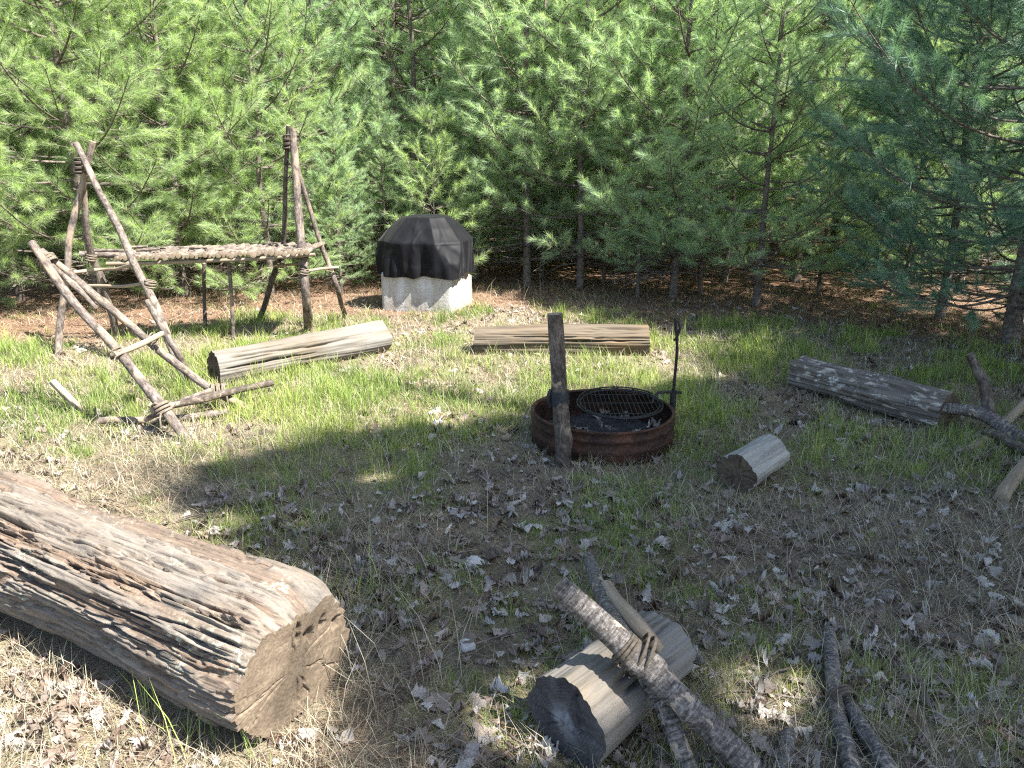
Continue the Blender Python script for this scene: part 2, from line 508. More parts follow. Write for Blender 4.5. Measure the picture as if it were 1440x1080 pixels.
def log(name, label, p0, p1, R0, R1, mat, end0, end1, ns=120, nth=72, seed=0, disp=None, grooves=.006, cracks=14, crack_d=.012, oval=0.0, attrs=False, tilt0=0.0, lump=.07, group=None, endrough=.004, cat='log', pits=0):
    p0, p1 = np.asarray(p0, float), np.asarray(p1, float)
    L = np.linalg.norm(p1 - p0); a = (p1 - p0) / L
    nrm = np.array([0, 0, 1.0]) - a * a[2]; nrm /= np.linalg.norm(nrm)
    b = np.cross(nrm, a)
    s = np.linspace(0, 1, ns) * L; th = np.linspace(0, 2 * PI, nth, endpoint=False)
    S, TH = np.meshgrid(s, th, indexing='ij')
    R = R0 + (R1 - R0) * S / L
    cx, sx = np.cos(TH), np.sin(TH)
    dr = (.09 if attrs else lump) * R * fbm(S * 1.3, cx * 1.1, sx * 1.1, seed, 3) * 2
    dr = dr + grooves * vnoise(S * 1.6, cx * 9, sx * 9, seed + 3) + .5 * grooves * vnoise(S * 3.2, cx * 22, sx * 22, seed + 4)
    rs = random.Random(seed + 99)
    for k in range(cracks):
        t0, w, d = rs.uniform(0, 2 * PI), rs.uniform(.003, .0065) * (1 if attrs else 1.7), crack_d * rs.uniform(.5, 1.2)
        sa = rs.uniform(-.3, .75) * L; sb = sa + rs.uniform(.2, .7) * L
        tk = t0 + .12 * vnoise(S * 1.4, k * 3.7, 0, seed + 40) + .03 * vnoise(S * 11, k * 3.7, 0, seed + 41)
        dth = ((TH - tk + PI) % (2 * PI) - PI) * R
        dr = dr - (d * (.25 + .75 * sstep(.02, .16, S)) if attrs else d) * np.exp(-(dth / w) ** 2) * sstep(sa, sa + .12, S) * (1 - sstep(sb - .12, sb, S))
    lay = np.zeros_like(S); rot = np.zeros_like(S)
    if disp is not None:
        e, lay, rot = disp(S, TH, L, R); dr = dr + e
    RR = R + dr
    SS = S + tilt0 * (1 - S / L) * RR * sx        # oblique saw cut
    V = p0 + SS[..., None] * a + RR[..., None] * (cx[..., None] * b + (1 - oval) * sx[..., None] * nrm)
    lc = np.stack([S + seed, RR * cx + seed, RR * sx], -1)
    base = np.array([(p0[0] + p1[0]) / 2, (p0[1] + p1[1]) / 2, 0.0])
    root = thing(name, base, label, cat, group)
    A = {'lc': lc.reshape(-1, 3)}
    if attrs: A['layer'] = lay.ravel(); A['rot'] = rot.ravel()
    me = fast_mesh('log_body', V.reshape(-1, 3) - base, [(quads_ring(ns, nth)[:, ::-1], 0)], mat, A)
    o = bpy.data.objects.new('log_body', me); COL.objects.link(o); o.parent = root
    for idx, em, sg in ((0, end0, -1), (ns - 1, end1, 1)):
        if em is None: continue
        nr = 26 if ns > 200 else 12
        fr = np.linspace(1, .02, nr)
        ring = V[idx]; cen = ring.mean(0)
        P = cen + fr[:, None, None] * (ring - cen)
        rx = fr[:, None] * np.cos(th); ry = fr[:, None] * np.sin(th)
        h = endrough * (fbm(rx * 5, ry * 5, 0, seed + 8, 4) * 2) * (1 - fr[:, None] ** 8)
        for k in range(9 if ns > 200 else 5):         # radial drying cracks
            t0 = rs.uniform(0, 2 * PI); dth = ((th[None] - t0 + .1 * vnoise(fr[:, None] * 6, k, 0, seed) + PI) % (2 * PI) - PI) * fr[:, None] * R0
            h = h - .01 * np.exp(-(dth / (.0026 if ns > 200 else .004)) ** 2) * sstep(.15, .4, fr[:, None]) * (1 - fr[:, None] ** 10)
        for k in range(pits):                           # rot holes
            pr, pt, pw = rs.uniform(.42, .9), rs.uniform(.5 * PI, .97 * PI), rs.uniform(.03, .065)
            q = (rx - pr * np.cos(pt)) ** 2 / pw ** 2 + (ry - pr * np.sin(pt)) ** 2 / (pw * 1.5) ** 2
            h = h - .04 * np.exp(-q ** 2)
        P = P + (sg * h)[..., None] * a
        lce = np.stack([np.full_like(rx, idx * .3 + seed), rx * R0 + seed, ry * R0], -1)
        F = quads_ring(nr, nth)
        if sg > 0: F = F[:, ::-1]
        F = F[:, ::-1]
        last = (nr - 1) * nth
        me = fast_mesh('cut_end', P.reshape(-1, 3) - base, [(F, 0), (last + (np.arange(nth) if sg > 0 else np.arange(nth)[::-1])[None], 0)], em,
                       {'lc': lce.reshape(-1, 3), 'rr': np.repeat(fr * R0, nth)})
        o = bpy.data.objects.new('cut_end', me); COL.objects.link(o); o.parent = root
    FOOT.append((p0, p1, max(R0, R1) * .8))
    return root


def big_disp(S, TH, L, R):
    c, s = np.cos(TH), np.sin(TH)
    e = np.zeros_like(S)
    up = np.abs((TH - PI * .5 + PI) % (2 * PI) - PI)
    # flaked plates: stepped layers stretched along the grain
    n1 = fbm(S * 1.5, c * 3.6, s * 3.6, 301, 4) + .22 * fbm(S * 10, c * 16, s * 16, 302, 3)
    n2 = fbm(S * 1.2 + 9, c * 4.6, s * 4.6, 305, 4) + .2 * fbm(S * 10, c * 22, s * 22, 306, 3)
    fl = np.exp(-(((TH - 2.75 + PI) % (2 * PI) - PI) / .55) ** 4)
    p1 = sstep(.1, .13, n1 + .12 * fl); p2 = sstep(.16, .19, n2 + .2 * fl)
    e = e - .011 * p1 - .014 * p2
    # rotten trench along the top, shifted to the far side
    tc = PI * .5 - .42 + .22 * vnoise(S * 1.8, 2, 0, 310) + .08 * vnoise(S * 7, 5, 0, 311)
    d = ((TH - tc + PI) % (2 * PI) - PI)
    w = .26 + .12 * vnoise(S * 2.5, 8, 0, 312)
    tr = np.exp(-(d / np.maximum(w, .12)) ** 4) * (.15 + .85 * sstep(.03, .3, S))
    e = e - .03 * tr * (.75 + .5 * fbm(S * 6, c * 12, s * 12, 313, 3))
    # deep gouges on the near flank
    for (sk, tk, ls, lt, dp) in ((.78, 2.45, .09, .09, .045), (1.15, 2.75, .12, .07, .03), (.45, 2.95, .16, .14, .026), (1.75, 2.3, .07, .07, .04), (.3, 2.6, .1, .06, .024)):
        q = ((S - sk) / ls) ** 2 + (((TH - tk + PI) % (2 * PI) - PI) / lt) ** 2 + .5 * fbm(S * 16, c * 10, s * 10, 314, 3)
        e = e - dp * (1 - sstep(.6, 1.15, q))
    # worn rounded edge at the saw cut
    e = e - .05 * np.exp(-(S / .07) ** 1.3) * (.15 + .85 * sstep(.1, .9, s)) * (1 + .6 * fbm(S * 5, c * 5, s * 5, 316, 3))
    for (fs, fc, sd_, am) in ((.9, 4.5, 321, .024), (1.3, 8.0, 322, .016), (2.2, 14.0, 323, .009)):      # long checks opened by drying
        rg = 1 - np.abs(fbm(S * fs, c * fc, s * fc, sd_, 3))
        e = e - 1.3 * am * sstep(.945, .99, rg) * sstep(-.3, .1, vnoise(S * 2.2, c * 3, s * 3, sd_ + 20)) * (.2 + .8 * sstep(.02, .12, S))
    e = e + .016 * np.exp(-((S - .1) / .22) ** 2) * sstep(.3, .95, s) - .034 * sstep(.72, 1.0, s) + .012 * np.exp(-((((TH - 2.3 + PI) % (2 * PI)) - PI) / .4) ** 2)
    e = e + .004 * fbm(S * 26, c * 26, s * 26, 330, 3)
    lay = np.clip(np.maximum(p1 * .75, p2), 0, 1)
    rot = np.clip(tr * sstep(-.2, .25, fbm(S * 3, c * 7, s * 7, 317, 3) + .1), 0, 1)
    return e, lay, rot


BR = .228
log('log_bench', 'huge rotten weathered log with cracked grey sides lying beside dry oak leaves', G(414, 934, BR - .02), G(414, 934, BR - .02) + 1.62 * (G(-12, 752, BR - .02) - G(414, 934, BR - .02)), BR, BR * 1.06, M['biglog'], M['end_tan'], M['end_dark'],
    ns=560, nth=400, seed=3, disp=big_disp, grooves=.0022, cracks=46, crack_d=.022, attrs=True, tilt0=-.12, endrough=.0025, pits=9)
log('log_bench', 'long pale smooth log with one dark hollow end lying near the lashed pole table', G(300, 519, .118), G(538, 473, .125), .122, .128, M['log_pale'], M['end_dark'], M['end_pale'], ns=260, nth=170, seed=14, lump=.13, grooves=.004, cracks=20, crack_d=.02)
log('log_bench', 'straight banded log seen side on between the fire ring and the pine wood', G(668, 478, .12), G(911, 479, .12), .128, .124, M['log_centre'], M['end_pale'], M['end_pale'], ns=240, nth=170, seed=25, lump=.15, grooves=.007, cracks=22, crack_d=.022)
log('log_bench', 'dark bark covered log lying in the shade under the big pine', G(1122, 523, .115), G(1336, 580, .115), .122, .128, M['log_dark'], M['end_dark'], M['end_dark'], ns=240, nth=170, seed=36, lump=.2, grooves=.016, cracks=26, crack_d=.022)
log('log_stump', 'short grey sawn log round with dark rotten end lying beside the fire ring', G(1037, 667, .098), G(1084, 637, .098), .103, .1, M['log_grey'], M['end_dark'], M['end_pale'], ns=120, nth=150, seed=47, lump=.14, grooves=.004, cracks=16, crack_d=.018, cat='log')
log('log_stump', 'short thick log with charred black end lying under the lashed branches', G(793, 1012, .12), G(928, 908, .115), .134, .124, M['log_pale'], M['end_char'], M['end_pale'], ns=180, nth=200, seed=58, lump=.14, grooves=.004, cracks=22, crack_d=.022, cat='log')


# ------------------------------------------------------------------ lashed poles
def pole(root, name, pts, rad, mat='pole', n=12, seed=1, knots=4, rough=.08, step=.04, label=None, wob=.012, caps='cutsmall'):
    mb = MB()
    if 100 < seed < 130: rad = [q * .66 for q in rad]
    tube(mb, pts, rad, n, step, rough, seed, 0, 1, knots, True, wob)
    o = mb.build(name, [M[mat], M[caps]], root)
    if label: o['label'] = label
    return o


def lashing(root, p, axis, r, turns=5, width=.06, mat='cord', cr=.006, seed=0, tilt=.25):
    axis = np.asarray(axis, float); axis /= np.linalg.norm(axis)
    u = np.cross(axis, [0.3, .2, .93]); u /= np.linalg.norm(u); v = np.cross(axis, u)
    t = np.linspace(0, 1, turns * 14 + 1)
    an = t * turns * 2 * PI
    P = p + (t[:, None] - .5) * width * axis + r * (np.cos(an)[:, None] * u + np.sin(an)[:, None] * v) + tilt * r * np.sin(an * .5 + seed)[:, None] * axis * .4
    mb = MB()
    tube(mb, P, [cr], 6, .02, .1, seed, 0, None, 0)
    if mat == 'cord': return mb.build('lashing', M[mat], root)
    e = P[-1]; tube(mb, [e, e + u * .03 + axis * .01 - [0, 0, .02], e + u * .035 + axis * .015 - [0, 0, .075]], [cr * .8], 5, .02, .1, seed, 0, None, 0)
    e = P[0]; tube(mb, [e, e - v * .02 - [0, 0, .02], e - v * .03 - axis * .03 - [0, 0, .05]], [cr * .8], 5, .02, .1, seed, 0, None, 0)
    return mb.build('lashing', M[mat], root)


# camp table between two tripods
apex_y = 6.75
root = thing('lashed_table', (G(280, 470)[0], 7.3, 0), 'rustic camp table of sticks lashed between two tall branch tripods', 'table')
pole(root, 'leg', [at(131, 199, 6.8), at(117, 255, 6.8), at(99, 333, 6.75), at(95, 379, 6.7), at(85, 450, 6.67), G(82, 505, -.03)], [.036, .04, .045, .042, .046, .05], seed=101, knots=6)
pole(root, 'leg', [at(117, 250, 6.86), at(123, 320, 6.95), at(131, 362, 7.03), at(146, 400, 7.1), at(158, 445, 7.2), G(166, 478, -.03)], [.034, .043, .047, .05, .05, .052], seed=102, knots=6)
pole(root, 'leg', [at(107, 202, 6.84), at(187, 364, 6.28), G(270, 551, -.03)], [.04, .045, .048], seed=103, knots=5)
pole(root, 'leg', [at(405, 176, 7.45), at(401, 277, 7.6), at(397, 343, 7.75), at(387, 377, 7.85), at(374, 425, 7.95), G(362, 455, -.03)], [.028, .033, .038, .04, .042, .044], 'pole_dark', seed=104, knots=6)
pole(root, 'leg', [at(411, 181, 7.4), at(416, 240, 7.35), at(420, 293, 7.3), at(426, 360, 7.22), at(430, 420, 7.18), G(434, 468, -.03)], [.05, .054, .056, .06, .062, .065], seed=105, knots=5)
pole(root, 'leg', [at(414, 218, 7.47), at(421, 247, 7.5), at(440, 310, 7.55), at(460, 367, 7.6), at(475, 412, 7.62), G(487, 447, -.03)], [.03, .032, .034, .036, .038, .04], seed=106, knots=5)
pole(root, 'post', [at(287, 370, 7.72), at(288, 420, 7.74), G(289, 465, -.02)], [.026, .027, .03], 'pole_dark', seed=107)
pole(root, 'post', [at(322, 369, 7.2), at(325, 425, 7.2), G(328, 480, -.02)], [.024, .026, .028], seed=108)
ZD = .79
pole(root, 'rail', [at(150, 371, 7.0), at(300, 367, 7.05), at(443, 358, 7.1)], [.028, .026, .024], 'pole_pale', seed=109, knots=5)
pole(root, 'rail', [at(112, 357, 7.15), at(165, 359, 7.2), at(200, 358, 7.25)], [.04, .038, .034], 'pole', seed=110)
pole(root, 'rail', [at(128, 352, 7.5), at(260, 354, 7.55), at(425, 349, 7.6)], [.028, .026, .024], 'pole', seed=111)
pole(root, 'crossbar', [at(104, 383, 6.65), at(150, 378, 6.75), at(191, 372, 6.3)], [.024, .022, .02], 'pole_pale', seed=112)
pole(root, 'crossbar', [at(122, 402, 6.55), at(170, 401, 6.4), at(214, 398, 6.12)], [.02, .02, .02], 'pole_pale', seed=113, knots=1)
pole(root, 'crossbar', [at(386, 374, 7.8), at(418, 371, 7.3)], [.02, .018], 'pole_pale', seed=114)
pole(root, 'crossbar', [at(426, 382, 7.12), at(450, 379, 7.3), at(475, 376, 7.55)], [.02, .02, .018], 'pole_pale', seed=115)
mb = MB(); rs = random.Random(5)
for k in range(44):                      # the deck: short sticks laid side by side across the rails
    f = k / 43
    a = at(163 + f * 268, 363 - f * 8 + rs.uniform(-1.2, 1.2), 6.98 + .1 * f + rs.uniform(-.05, .04))
    b = a + np.array([rs.uniform(-.03, .03) + .02, .62 + rs.uniform(-.06, .06), rs.uniform(.0, .02)])
    tube(mb, [a, (a + b) / 2 + [0, 0, rs.uniform(-.012, .012)], b], [rs.uniform(.017, .03)] * 3, 8, .08, .12, 300 + k, 0, 1, 1)
for k in range(16):                      # loose sticks and bark heaped on the deck
    f = rs.random()
    a = at(175 + f * 240, 358 - f * 8, 7.1 + rs.uniform(0, .4)); a[2] = ZD + rs.uniform(.045, .07)
    an = rs.uniform(-.5, .5)
    tube(mb, [a, a + np.array([.2 * math.cos(an), .2 * math.sin(an), .01])], [.014, .01], 6, .08, .2, 400 + k, 0, 1, 1)
mb.build('deck', [M['pole'], M['cutsmall']], root)
for p, r in ((at(116, 233, 6.8), .075), (at(409, 200, 7.43), .08)):
    lashing(root, p, (0, .1, 1), r * .8, 6, .12, 'cord', .009, 3)
for p in (at(99, 382, 6.68), at(211, 399, 6.14), at(427, 362, 7.2), at(427, 381, 7.15), at(395, 372, 7.78), at(463, 377, 7.58), at(128, 362, 7.02)):
    lashing(root, p, (.3, .1, 1), .04, 4, .05, 'cord_pale', .006, 4)

# leaning lashed frame (camp chair)
root = thing('lashed_chair_frame', (G(230, 590)[0], 4.9, 0), 'collapsed chair frame of weathered poles lashed in a narrow A leaning over the grass', 'chair frame')
ap = 4.95
pole(root, 'frame_pole', [at(44, 341, 4.98), at(98, 416, 4.85), at(165, 495, 4.68), at(226, 571, 4.5), G(273, 632, -.03)], [.036, .041, .043, .046, .046], seed=121, knots=7, n=14)
pole(root, 'frame_pole', [at(57, 352, 5.06), at(101, 388, 5.08), at(183, 455, 5.1), at(232, 497, 5.1), at(293, 544, 5.1), G(354, 578, -.02)], [.034, .038, .039, .042, .042, .04], seed=122, knots=7, n=14)
pole(root, 'splint', [at(72, 372, 5.02), at(104, 403, 4.96), at(136, 434, 4.95)], [.024, .03, .018], seed=123)
pole(root, 'prop', [at(207, 423, 5.55), at(228, 462, 5.45), at(249, 497, 5.38), G(272, 548, -.02)], [.034, .036, .036, .034], seed=124)
pole(root, 'rung', [at(160, 499, 4.62), at(195, 486, 4.8), at(228, 469, 5.04)], [.028, .028, .027], 'pole_pale', seed=125, knots=2)
pole(root, 'seat_pole', [at(214, 577, 4.47), at(262, 565, 4.72), at(310, 553, 5.0), at(383, 538, 5.3)], [.034, .036, .038, .036], 'pole_dark', seed=126, knots=3)
pole(root, 'seat_pole', [at(205, 590, 4.5), at(250, 568, 4.78), at(316, 541, 5.16)], [.026, .028, .026], seed=127)
pole(root, 'ground_pole', [G(140, 592, .035), G(215, 590, .04), G(320, 580, .04)], [.034, .036, .034], 'pole', seed=128)
pole(root, 'ground_pole', [G(196, 602, .03), G(218, 606, .03)], [.036, .03], 'pole_dark', seed=129)
lashing(root, at(228, 574, 4.49), (.45, -.2, -.8), .044, 6, .07, 'cord_pale', .008, 5)
lashing(root, at(305, 549, 5.08), (1, .35, -.1), .043, 6, .1, 'cord_pale', .008, 6)
lashing(root, at(66, 366, 5.02), (.6, -.1, -.8), .055, 5, .05, 'cord_pale', .006, 7)
lashing(root, at(163, 497, 4.66), (.6, -.2, -.8), .038, 4, .05, 'cord_pale', .006, 8)
lashing(root, at(213, 477, 5.08), (.8, 0, -.6), .038, 4, .05, 'cord_pale', .006, 9)

root = thing('forked_stick', G(112, 584), 'small pale forked stick standing in the grass by the leaning frame', 'stick')
mb = MB()
tube(mb, [at(74, 537, 5.1), at(98, 560, 5.05), G(123, 585, -.02)], [.026, .025, .02], 10, .03, .12, 131, 0, 1, 2)
tube(mb, [at(97, 558, 5.05), at(103, 572, 5.0), G(105, 592, -.02)], [.02, .018, .014], 8, .03, .12, 132, 0, 1, 0)
mb.build('branch', [M['pole_pale'], M['cutsmall']], root)

# lashed birch branches over the thick short log, close to the camera
root = thing('lashed_branches', G(940, 1000), 'three bark covered branches lashed together and propped across the charred log', 'lashed poles')
A1 = G(1078, 1100, .04); PC = G(893, 925, .305)
_d = (PC - A1) / np.linalg.norm(PC - A1); _r = ray(776, 832); _o = np.array([0, 0, CAMZ])
_t = np.linalg.lstsq(np.stack([_r, -_d], 1), A1 - _o, rcond=None)[0]
A0 = A1 + _d * _t[1]
pole(root, 'branch', [A0, A0 * .7 + A1 * .3 + [0, 0, .004], A0 * .38 + A1 * .62 + [0, 0, .004], A1, A1 + (A1 - A0) * .12], [.033, .037, .037, .036, .035], 'birch', n=24, seed=141, knots=4, rough=.05, step=.012, wob=.004)
B1 = G(872, 890, .262); B3 = G(974, 1095, .03); B2 = B1 * .42 + B3 * .58 + [.0, .0, .025]
B0 = at(827, 784, 2.72)
pole(root, 'branch', [B0, B1, B2, B3], [.023, .026, .027, .027], 'birch', n=20, seed=142, knots=5, rough=.05, step=.012)
pole(root, 'branch', [B0 * .5 + B1 * .5 + [.012, -.01, .022], B1 + [.05, .0, .03], B1 * .75 + B3 * .25 + [.07, .04, .03]], [.024, .026, .02], 'pole_pale', n=16, seed=143, knots=2, rough=.05, step=.012, label='pale peeled branch with bare wood showing')
dirA = (A1 - A0) / np.linalg.norm(A1 - A0)
lashing(root, A0 + dirA * .26, dirA, .043, 5, .03, 'cord', .005, 1)
lashing(root, A0 + dirA * .30 + [.02, .02, 0], dirA + [.5, 0, 0], .06, 3, .03, 'cord', .005, 2)
lashing(root, A0 + dirA * .72, dirA, .041, 2, .012, 'cord', .004, 2)

root = thing('lashed_sticks', G(1195, 1010), 'two dark branches bound with cord lying flat among dry leaves', 'lashed poles')
pole(root, 'branch', [G(1165, 888, .05), G(1172, 950, .045), G(1186, 1020, .04), G(1206, 1120, .035)], [.022, .024, .025, .026], 'birch', n=18, seed=151, rough=.06, step=.012)
pole(root, 'branch', [G(1186, 972, .035), G(1208, 1010, .035), G(1262, 1100, .03)], [.02, .025, .026], 'birch', n=18, seed=152, rough=.06, step=.012)
lashing(root, G(1186, 985, .045), (.2, -1, 0), .042, 5, .035, 'cord', .005, 3, )

o = thing('short_stick', G(1106, 1050), 'short dark stub of branch half hidden in the litter', 'stick')
pole(o, 'branch', [G(1110, 1030, .03), G(1104, 1052, .025), G(1095, 1085, .01)], [.018, .02, .02], 'birch', n=14, seed=153, step=.015)

# dead branches beside the dark log
root = thing('dead_branch', G(1385, 590), 'dark lichen spotted dead branch with an upright snag beside the dark log', 'branch')
mb = MB()
tube(mb, [at(1274, 566, 4.75), at(1325, 573, 4.62), at(1379, 582, 4.5), at(1445, 622, 4.3), at(1520, 660, 4.1)], [.02, .03, .038, .045, .048], 16, .03, .14, 161, 0, 1, 6)
mb.build('limb', [M['birch'], M['end_dark']], root)
pole(root, 'snag', [at(1362, 498, 4.75), at(1372, 516, 4.72), at(1383, 545, 4.65), at(1390, 580, 4.55)], [.022, .03, .034, .04], 'pole_dark', seed=162, rough=.14)
pole(root, 'side_branch', [at(1383, 608, 4.35), at(1400, 612, 4.25), at(1445, 634, 4.1), at(1500, 655, 4.0)], [.016, .026, .03, .032], 'pole_dark', seed=163, rough=.12)
root = thing('peeled_pole', G(1364, 634), 'pale peeled pole passing under the dark dead branch', 'pole')
pole(root, 'stick', [G(1361, 634, .02), at(1390, 614, 4.45), at(1420, 585, 4.75), at(1465, 545, 5.0)], [.028, .03, .032, .032], 'pole_pale', seed=164)
root = thing('peeled_pole', G(1408, 703), 'pale thick pole with its end resting in the grass in front of the dead branch', 'pole')
pole(root, 'stick', [G(1408, 702, .03), at(1425, 678, 3.75), at(1470, 625, 4.0)], [.034, .036, .036], 'pole_pale', seed=165)

# ------------------------------------------------------------------ fire ring
RC = G(847, 612, .0); RC[1] = 4.45; RC[0] = at(847, 600, 4.45)[0]
RR_, RH = .424, .205
root = thing('fire_ring', (RC[0], RC[1], 0), 'low round rusty steel fire ring standing in leaf strewn grass', 'fire ring')


def lathe(mb, c, prof, n=96, wob=0.0, seed=0):
    th = np.linspace(0, 2 * PI, n, endpoint=False)
    P = np.array(prof)
    r = P[:, 0][:, None] + wob * vnoise(np.cos(th) * 2, np.sin(th) * 2, 0, seed)[None]
    V = np.stack([c[0] + r * np.cos(th), c[1] + r * np.sin(th), c[2] + np.repeat(P[:, 1][:, None], n, 1)], -1)
    mb.add(V.reshape(-1, 3), [(quads_ring(len(P), n), 0)])
    return mb


R = RR_
prof = [(R - .004, .0), (R, .0), (R, .06), (R + .004, .068), (R + .011, .085), (R + .004, .1), (R, .108), (R, .135), (R + .004, .142), (R + .01, .152), (R + .004, .162), (R, .168), (R, RH - .012),
        (R + .008, RH - .006), (R + .008, RH + .004), (R - .002, RH + .006), (R - .012, RH + .002), (R - .012, RH - .008), (R - .006, RH - .012), (R - .006, .0)]
mb = MB(); lathe(mb, (RC[0], RC[1], -.01), prof, 120, .006, 3); mb.build('ring_wall', M['rust'], root)
# swing-over grate
gc = np.array([RC[0] + .115, RC[1] + .1, RH + .0]); gr = .262


def circle(c, r, n=48, tilt=0.0):
    t = np.linspace(0, 2 * PI, n + 1)
    return np.stack([c[0] + r * np.cos(t), c[1] + r * np.sin(t), c[2] + tilt * r * np.sin(t)], 1)


mb = MB()
for rr in (gr, gr * .93):
    tube(mb, circle(gc, rr, 48, .05), [.006], 6, .02, .02, 1, caps=False)
for k in range(19):
    x = (k - 9) / 9.6 * gr; w = math.sqrt(max(gr * gr - x * x, 0))
    tube(mb, [gc + [x, -w, -.05 * w], gc + [x, w, .05 * w]], [.0032], 5, .1, .02, k)
for y in (-.16, 0.02, .17):
    w = math.sqrt(gr * gr - y * y)
    tube(mb, [gc + [-w, y, 05e-2 * y - .008], gc + [w, y, 05e-2 * y - .008]], [.005], 6, .1, .02, 3)
for an in (1.1, 1.5, 1.95):               # upstand ring at the back with little nuts
    p = gc + [gr * .98 * math.cos(an), gr * .98 * math.sin(an), 05e-2 * gr * math.sin(an)]
    tube(mb, [p, p + [0, 0, .014]], [.007, .007], 6, .02, .02, 2)
arc = circle(gc + [0, 0, .014], gr * 1.0, 48, .05)[4:22]
tube(mb, arc, [.005], 6, .02, .02, 9)
mb.build('cooking_grate', M['iron'], root)
hp = np.array([RC[0] + .40, RC[1] + .13, 0])
hp = at(944, 600, RC[1] + .14); hx, hy = hp[0], hp[1]
top = at(949, 445, hy)
mb = MB()
tube(mb, [np.array([hx, hy, .02]), np.array([hx, hy, .25]), np.array([hx + .006, hy, .55]), np.array([top[0], hy, top[2] - .01])], [.0095, .0095, .009, .009], 10, .04, .02, 5)
hk = [np.array([top[0], hy, top[2] - .035]), np.array([top[0] + .018, hy, top[2] - .03]), np.array([top[0] + .032, hy, top[2] - .055]), np.array([top[0] + .033, hy, top[2] - .09]), np.array([top[0] + .02, hy, top[2] - .125]), np.array([top[0] + .004, hy, top[2] - .15])]
tube(mb, hk, [.007], 8, .01, .02, 6)
mb.build('hook_rod', M['iron'], root)
mb = MB()
tube(mb, [np.array([hx, hy, .08]), np.array([hx, hy, .275])], [.02, .02], 12, .05, .03, 7)
tube(mb, [np.array([hx + .05, hy, .262]), np.array([hx - .1, hy - .02, .266]), gc + [.2, 0, 0]], [.009, .009, .008], 8, .05, .03, 8)
mb.build('pivot', M['iron'], root)
# ash
t = np.linspace(0, 2 * PI, 60, endpoint=False); fr = np.linspace(.01, .99, 18)
Fr, Th = np.meshgrid(fr, t, indexing='ij')
X = RC[0] + (RR_ - .012) * Fr * np.cos(Th); Yy = RC[1] + (RR_ - .012) * Fr * np.sin(Th)
Z = .03 + .035 * (1 - Fr ** 2) * (1 + .7 * fbm(X * 6, Yy * 6, 0, 4, 3)) + .02 * vnoise(X * 30, Yy * 30, 0, 6)
mb = MB(); mb.add(np.stack([X, Yy, Z], -1).reshape(-1, 3), [(quads_ring(18, 60)[:, ::-1] if False else quads_ring(18, 60), 0)])
tag(mb.build('ash_bed', M['ash']), 'black ash and charcoal filling the rusty fire ring', 'ash', kind='stuff')
FOOT.append((np.array([RC[0], RC[1], 0]), np.array([RC[0] + .01, RC[1], 0]), RR_ + .005))

# wooden post with strap
pb = at(793, 652, 4.02); pb[2] = -.02; pt = at(780, 441, pb[1] + .05)
root = thing('wooden_post', (pb[0], pb[1], 0), 'upright bark covered post with a black strap standing against the fire ring', 'post')
nrm_ = (pt - pb) / np.linalg.norm(pt - pb)
pole(root, 'post', [pb, pb * .6 + pt * .4 + [.006, 0, 0], pt], [.044, .044, .042], 'pole_dark', n=22, seed=171, knots=2, step=.015, rough=.05)
c0 = pb + nrm_ * (.42); mb = MB()
tube(mb, [c0 - nrm_ * .04, c0, c0 + nrm_ * .04], [.053, .055, .053], 22, .02, .03, 4)
tube(mb, [c0 + [-.05, -.01, .05], c0 + [-.064, -.02, 0], c0 + [-.05, -.01, -.05]], [.01, .012, .01], 8, .02, .1, 5)
mb.build('strap', M['strap'], root)
FOOT.append((pb, pb + .01, .05))

# ------------------------------------------------------------------ covered oven
ob = G(606, 441); oy = ob[1] + .45; ox = at(603, 440, oy)[0]
rot = math.radians(-14)
W, D, H = .84, .78, .43
root = thing('concrete_plinth', (ox, oy, 0), 'square grey concrete plinth under the black cover at the edge of the pines', 'plinth')


def rbox(mb, c, w, d, z0, z1, rot, nseg=24, rr=.018, rough=.003, seed=0):
    """A block with worn rounded corners and an uneven hand-rendered skin."""
    n = nseg * 4
    u = np.linspace(0, 1, n, endpoint=False) * 4
    side = np.floor(u).astype(int); f = u - side
    hx, hy = w / 2, d / 2
    xs = np.select([side == 0, side == 1, side == 2, side == 3], [-hx + 2 * hx * f, np.full(n, hx), hx - 2 * hx * f, np.full(n, -hx)])
    ys = np.select([side == 0, side == 1, side == 2, side == 3], [np.full(n, -hy), -hy + 2 * hy * f, np.full(n, hy), hy - 2 * hy * f])
    m = 20
    zz = np.linspace(z0, z1, m)
    Zm, X = np.meshgrid(zz, xs, indexing='ij'); Yv = np.broadcast_to(ys, X.shape)
    k = 1 + rough * (fbm(X * 4, Yv * 4, Zm * 4, seed, 4)) * 3
    cr = np.minimum(np.abs(np.abs(X) - hx), np.abs(np.abs(Yv) - hy) * 0 + 9)
    cor = (np.abs(X) > hx - 1e-6) & (np.abs(Yv) > hy - 1e-6)
    k = k - rr * cor
    ins = np.zeros(m); ins[-1] = .012
    X2 = X * k * (1 - ins[:, None]); Y2 = Yv * k * (1 - ins[:, None])
    cr_, sr_ = math.cos(rot), math.sin(rot)
    V = np.stack([c[0] + X2 * cr_ - Y2 * sr_, c[1] + X2 * sr_ + Y2 * cr_, Zm], -1).reshape(-1, 3)
    top = (m - 1) * n + np.arange(n)
    mb.add(V, [(quads_ring(m, n), 0), (top[None], 0)])


mb = MB(); rbox(mb, (ox, oy), W, D, -.05, H, rot, seed=8); mb.build('plinth', M['concrete'], root)
FOOT.append((np.array([ox - .05, oy, 0]), np.array([ox + .05, oy, 0]), .4))

th = np.linspace(0, 2 * PI, 260, endpoint=False)
hs = np.concatenate([np.linspace(0, .44, 34), np.linspace(.45, .80, 30), np.linspace(.805, .83, 6)])
z_b, z_t = H - .035, at(606, 302, oy + .1)[2]
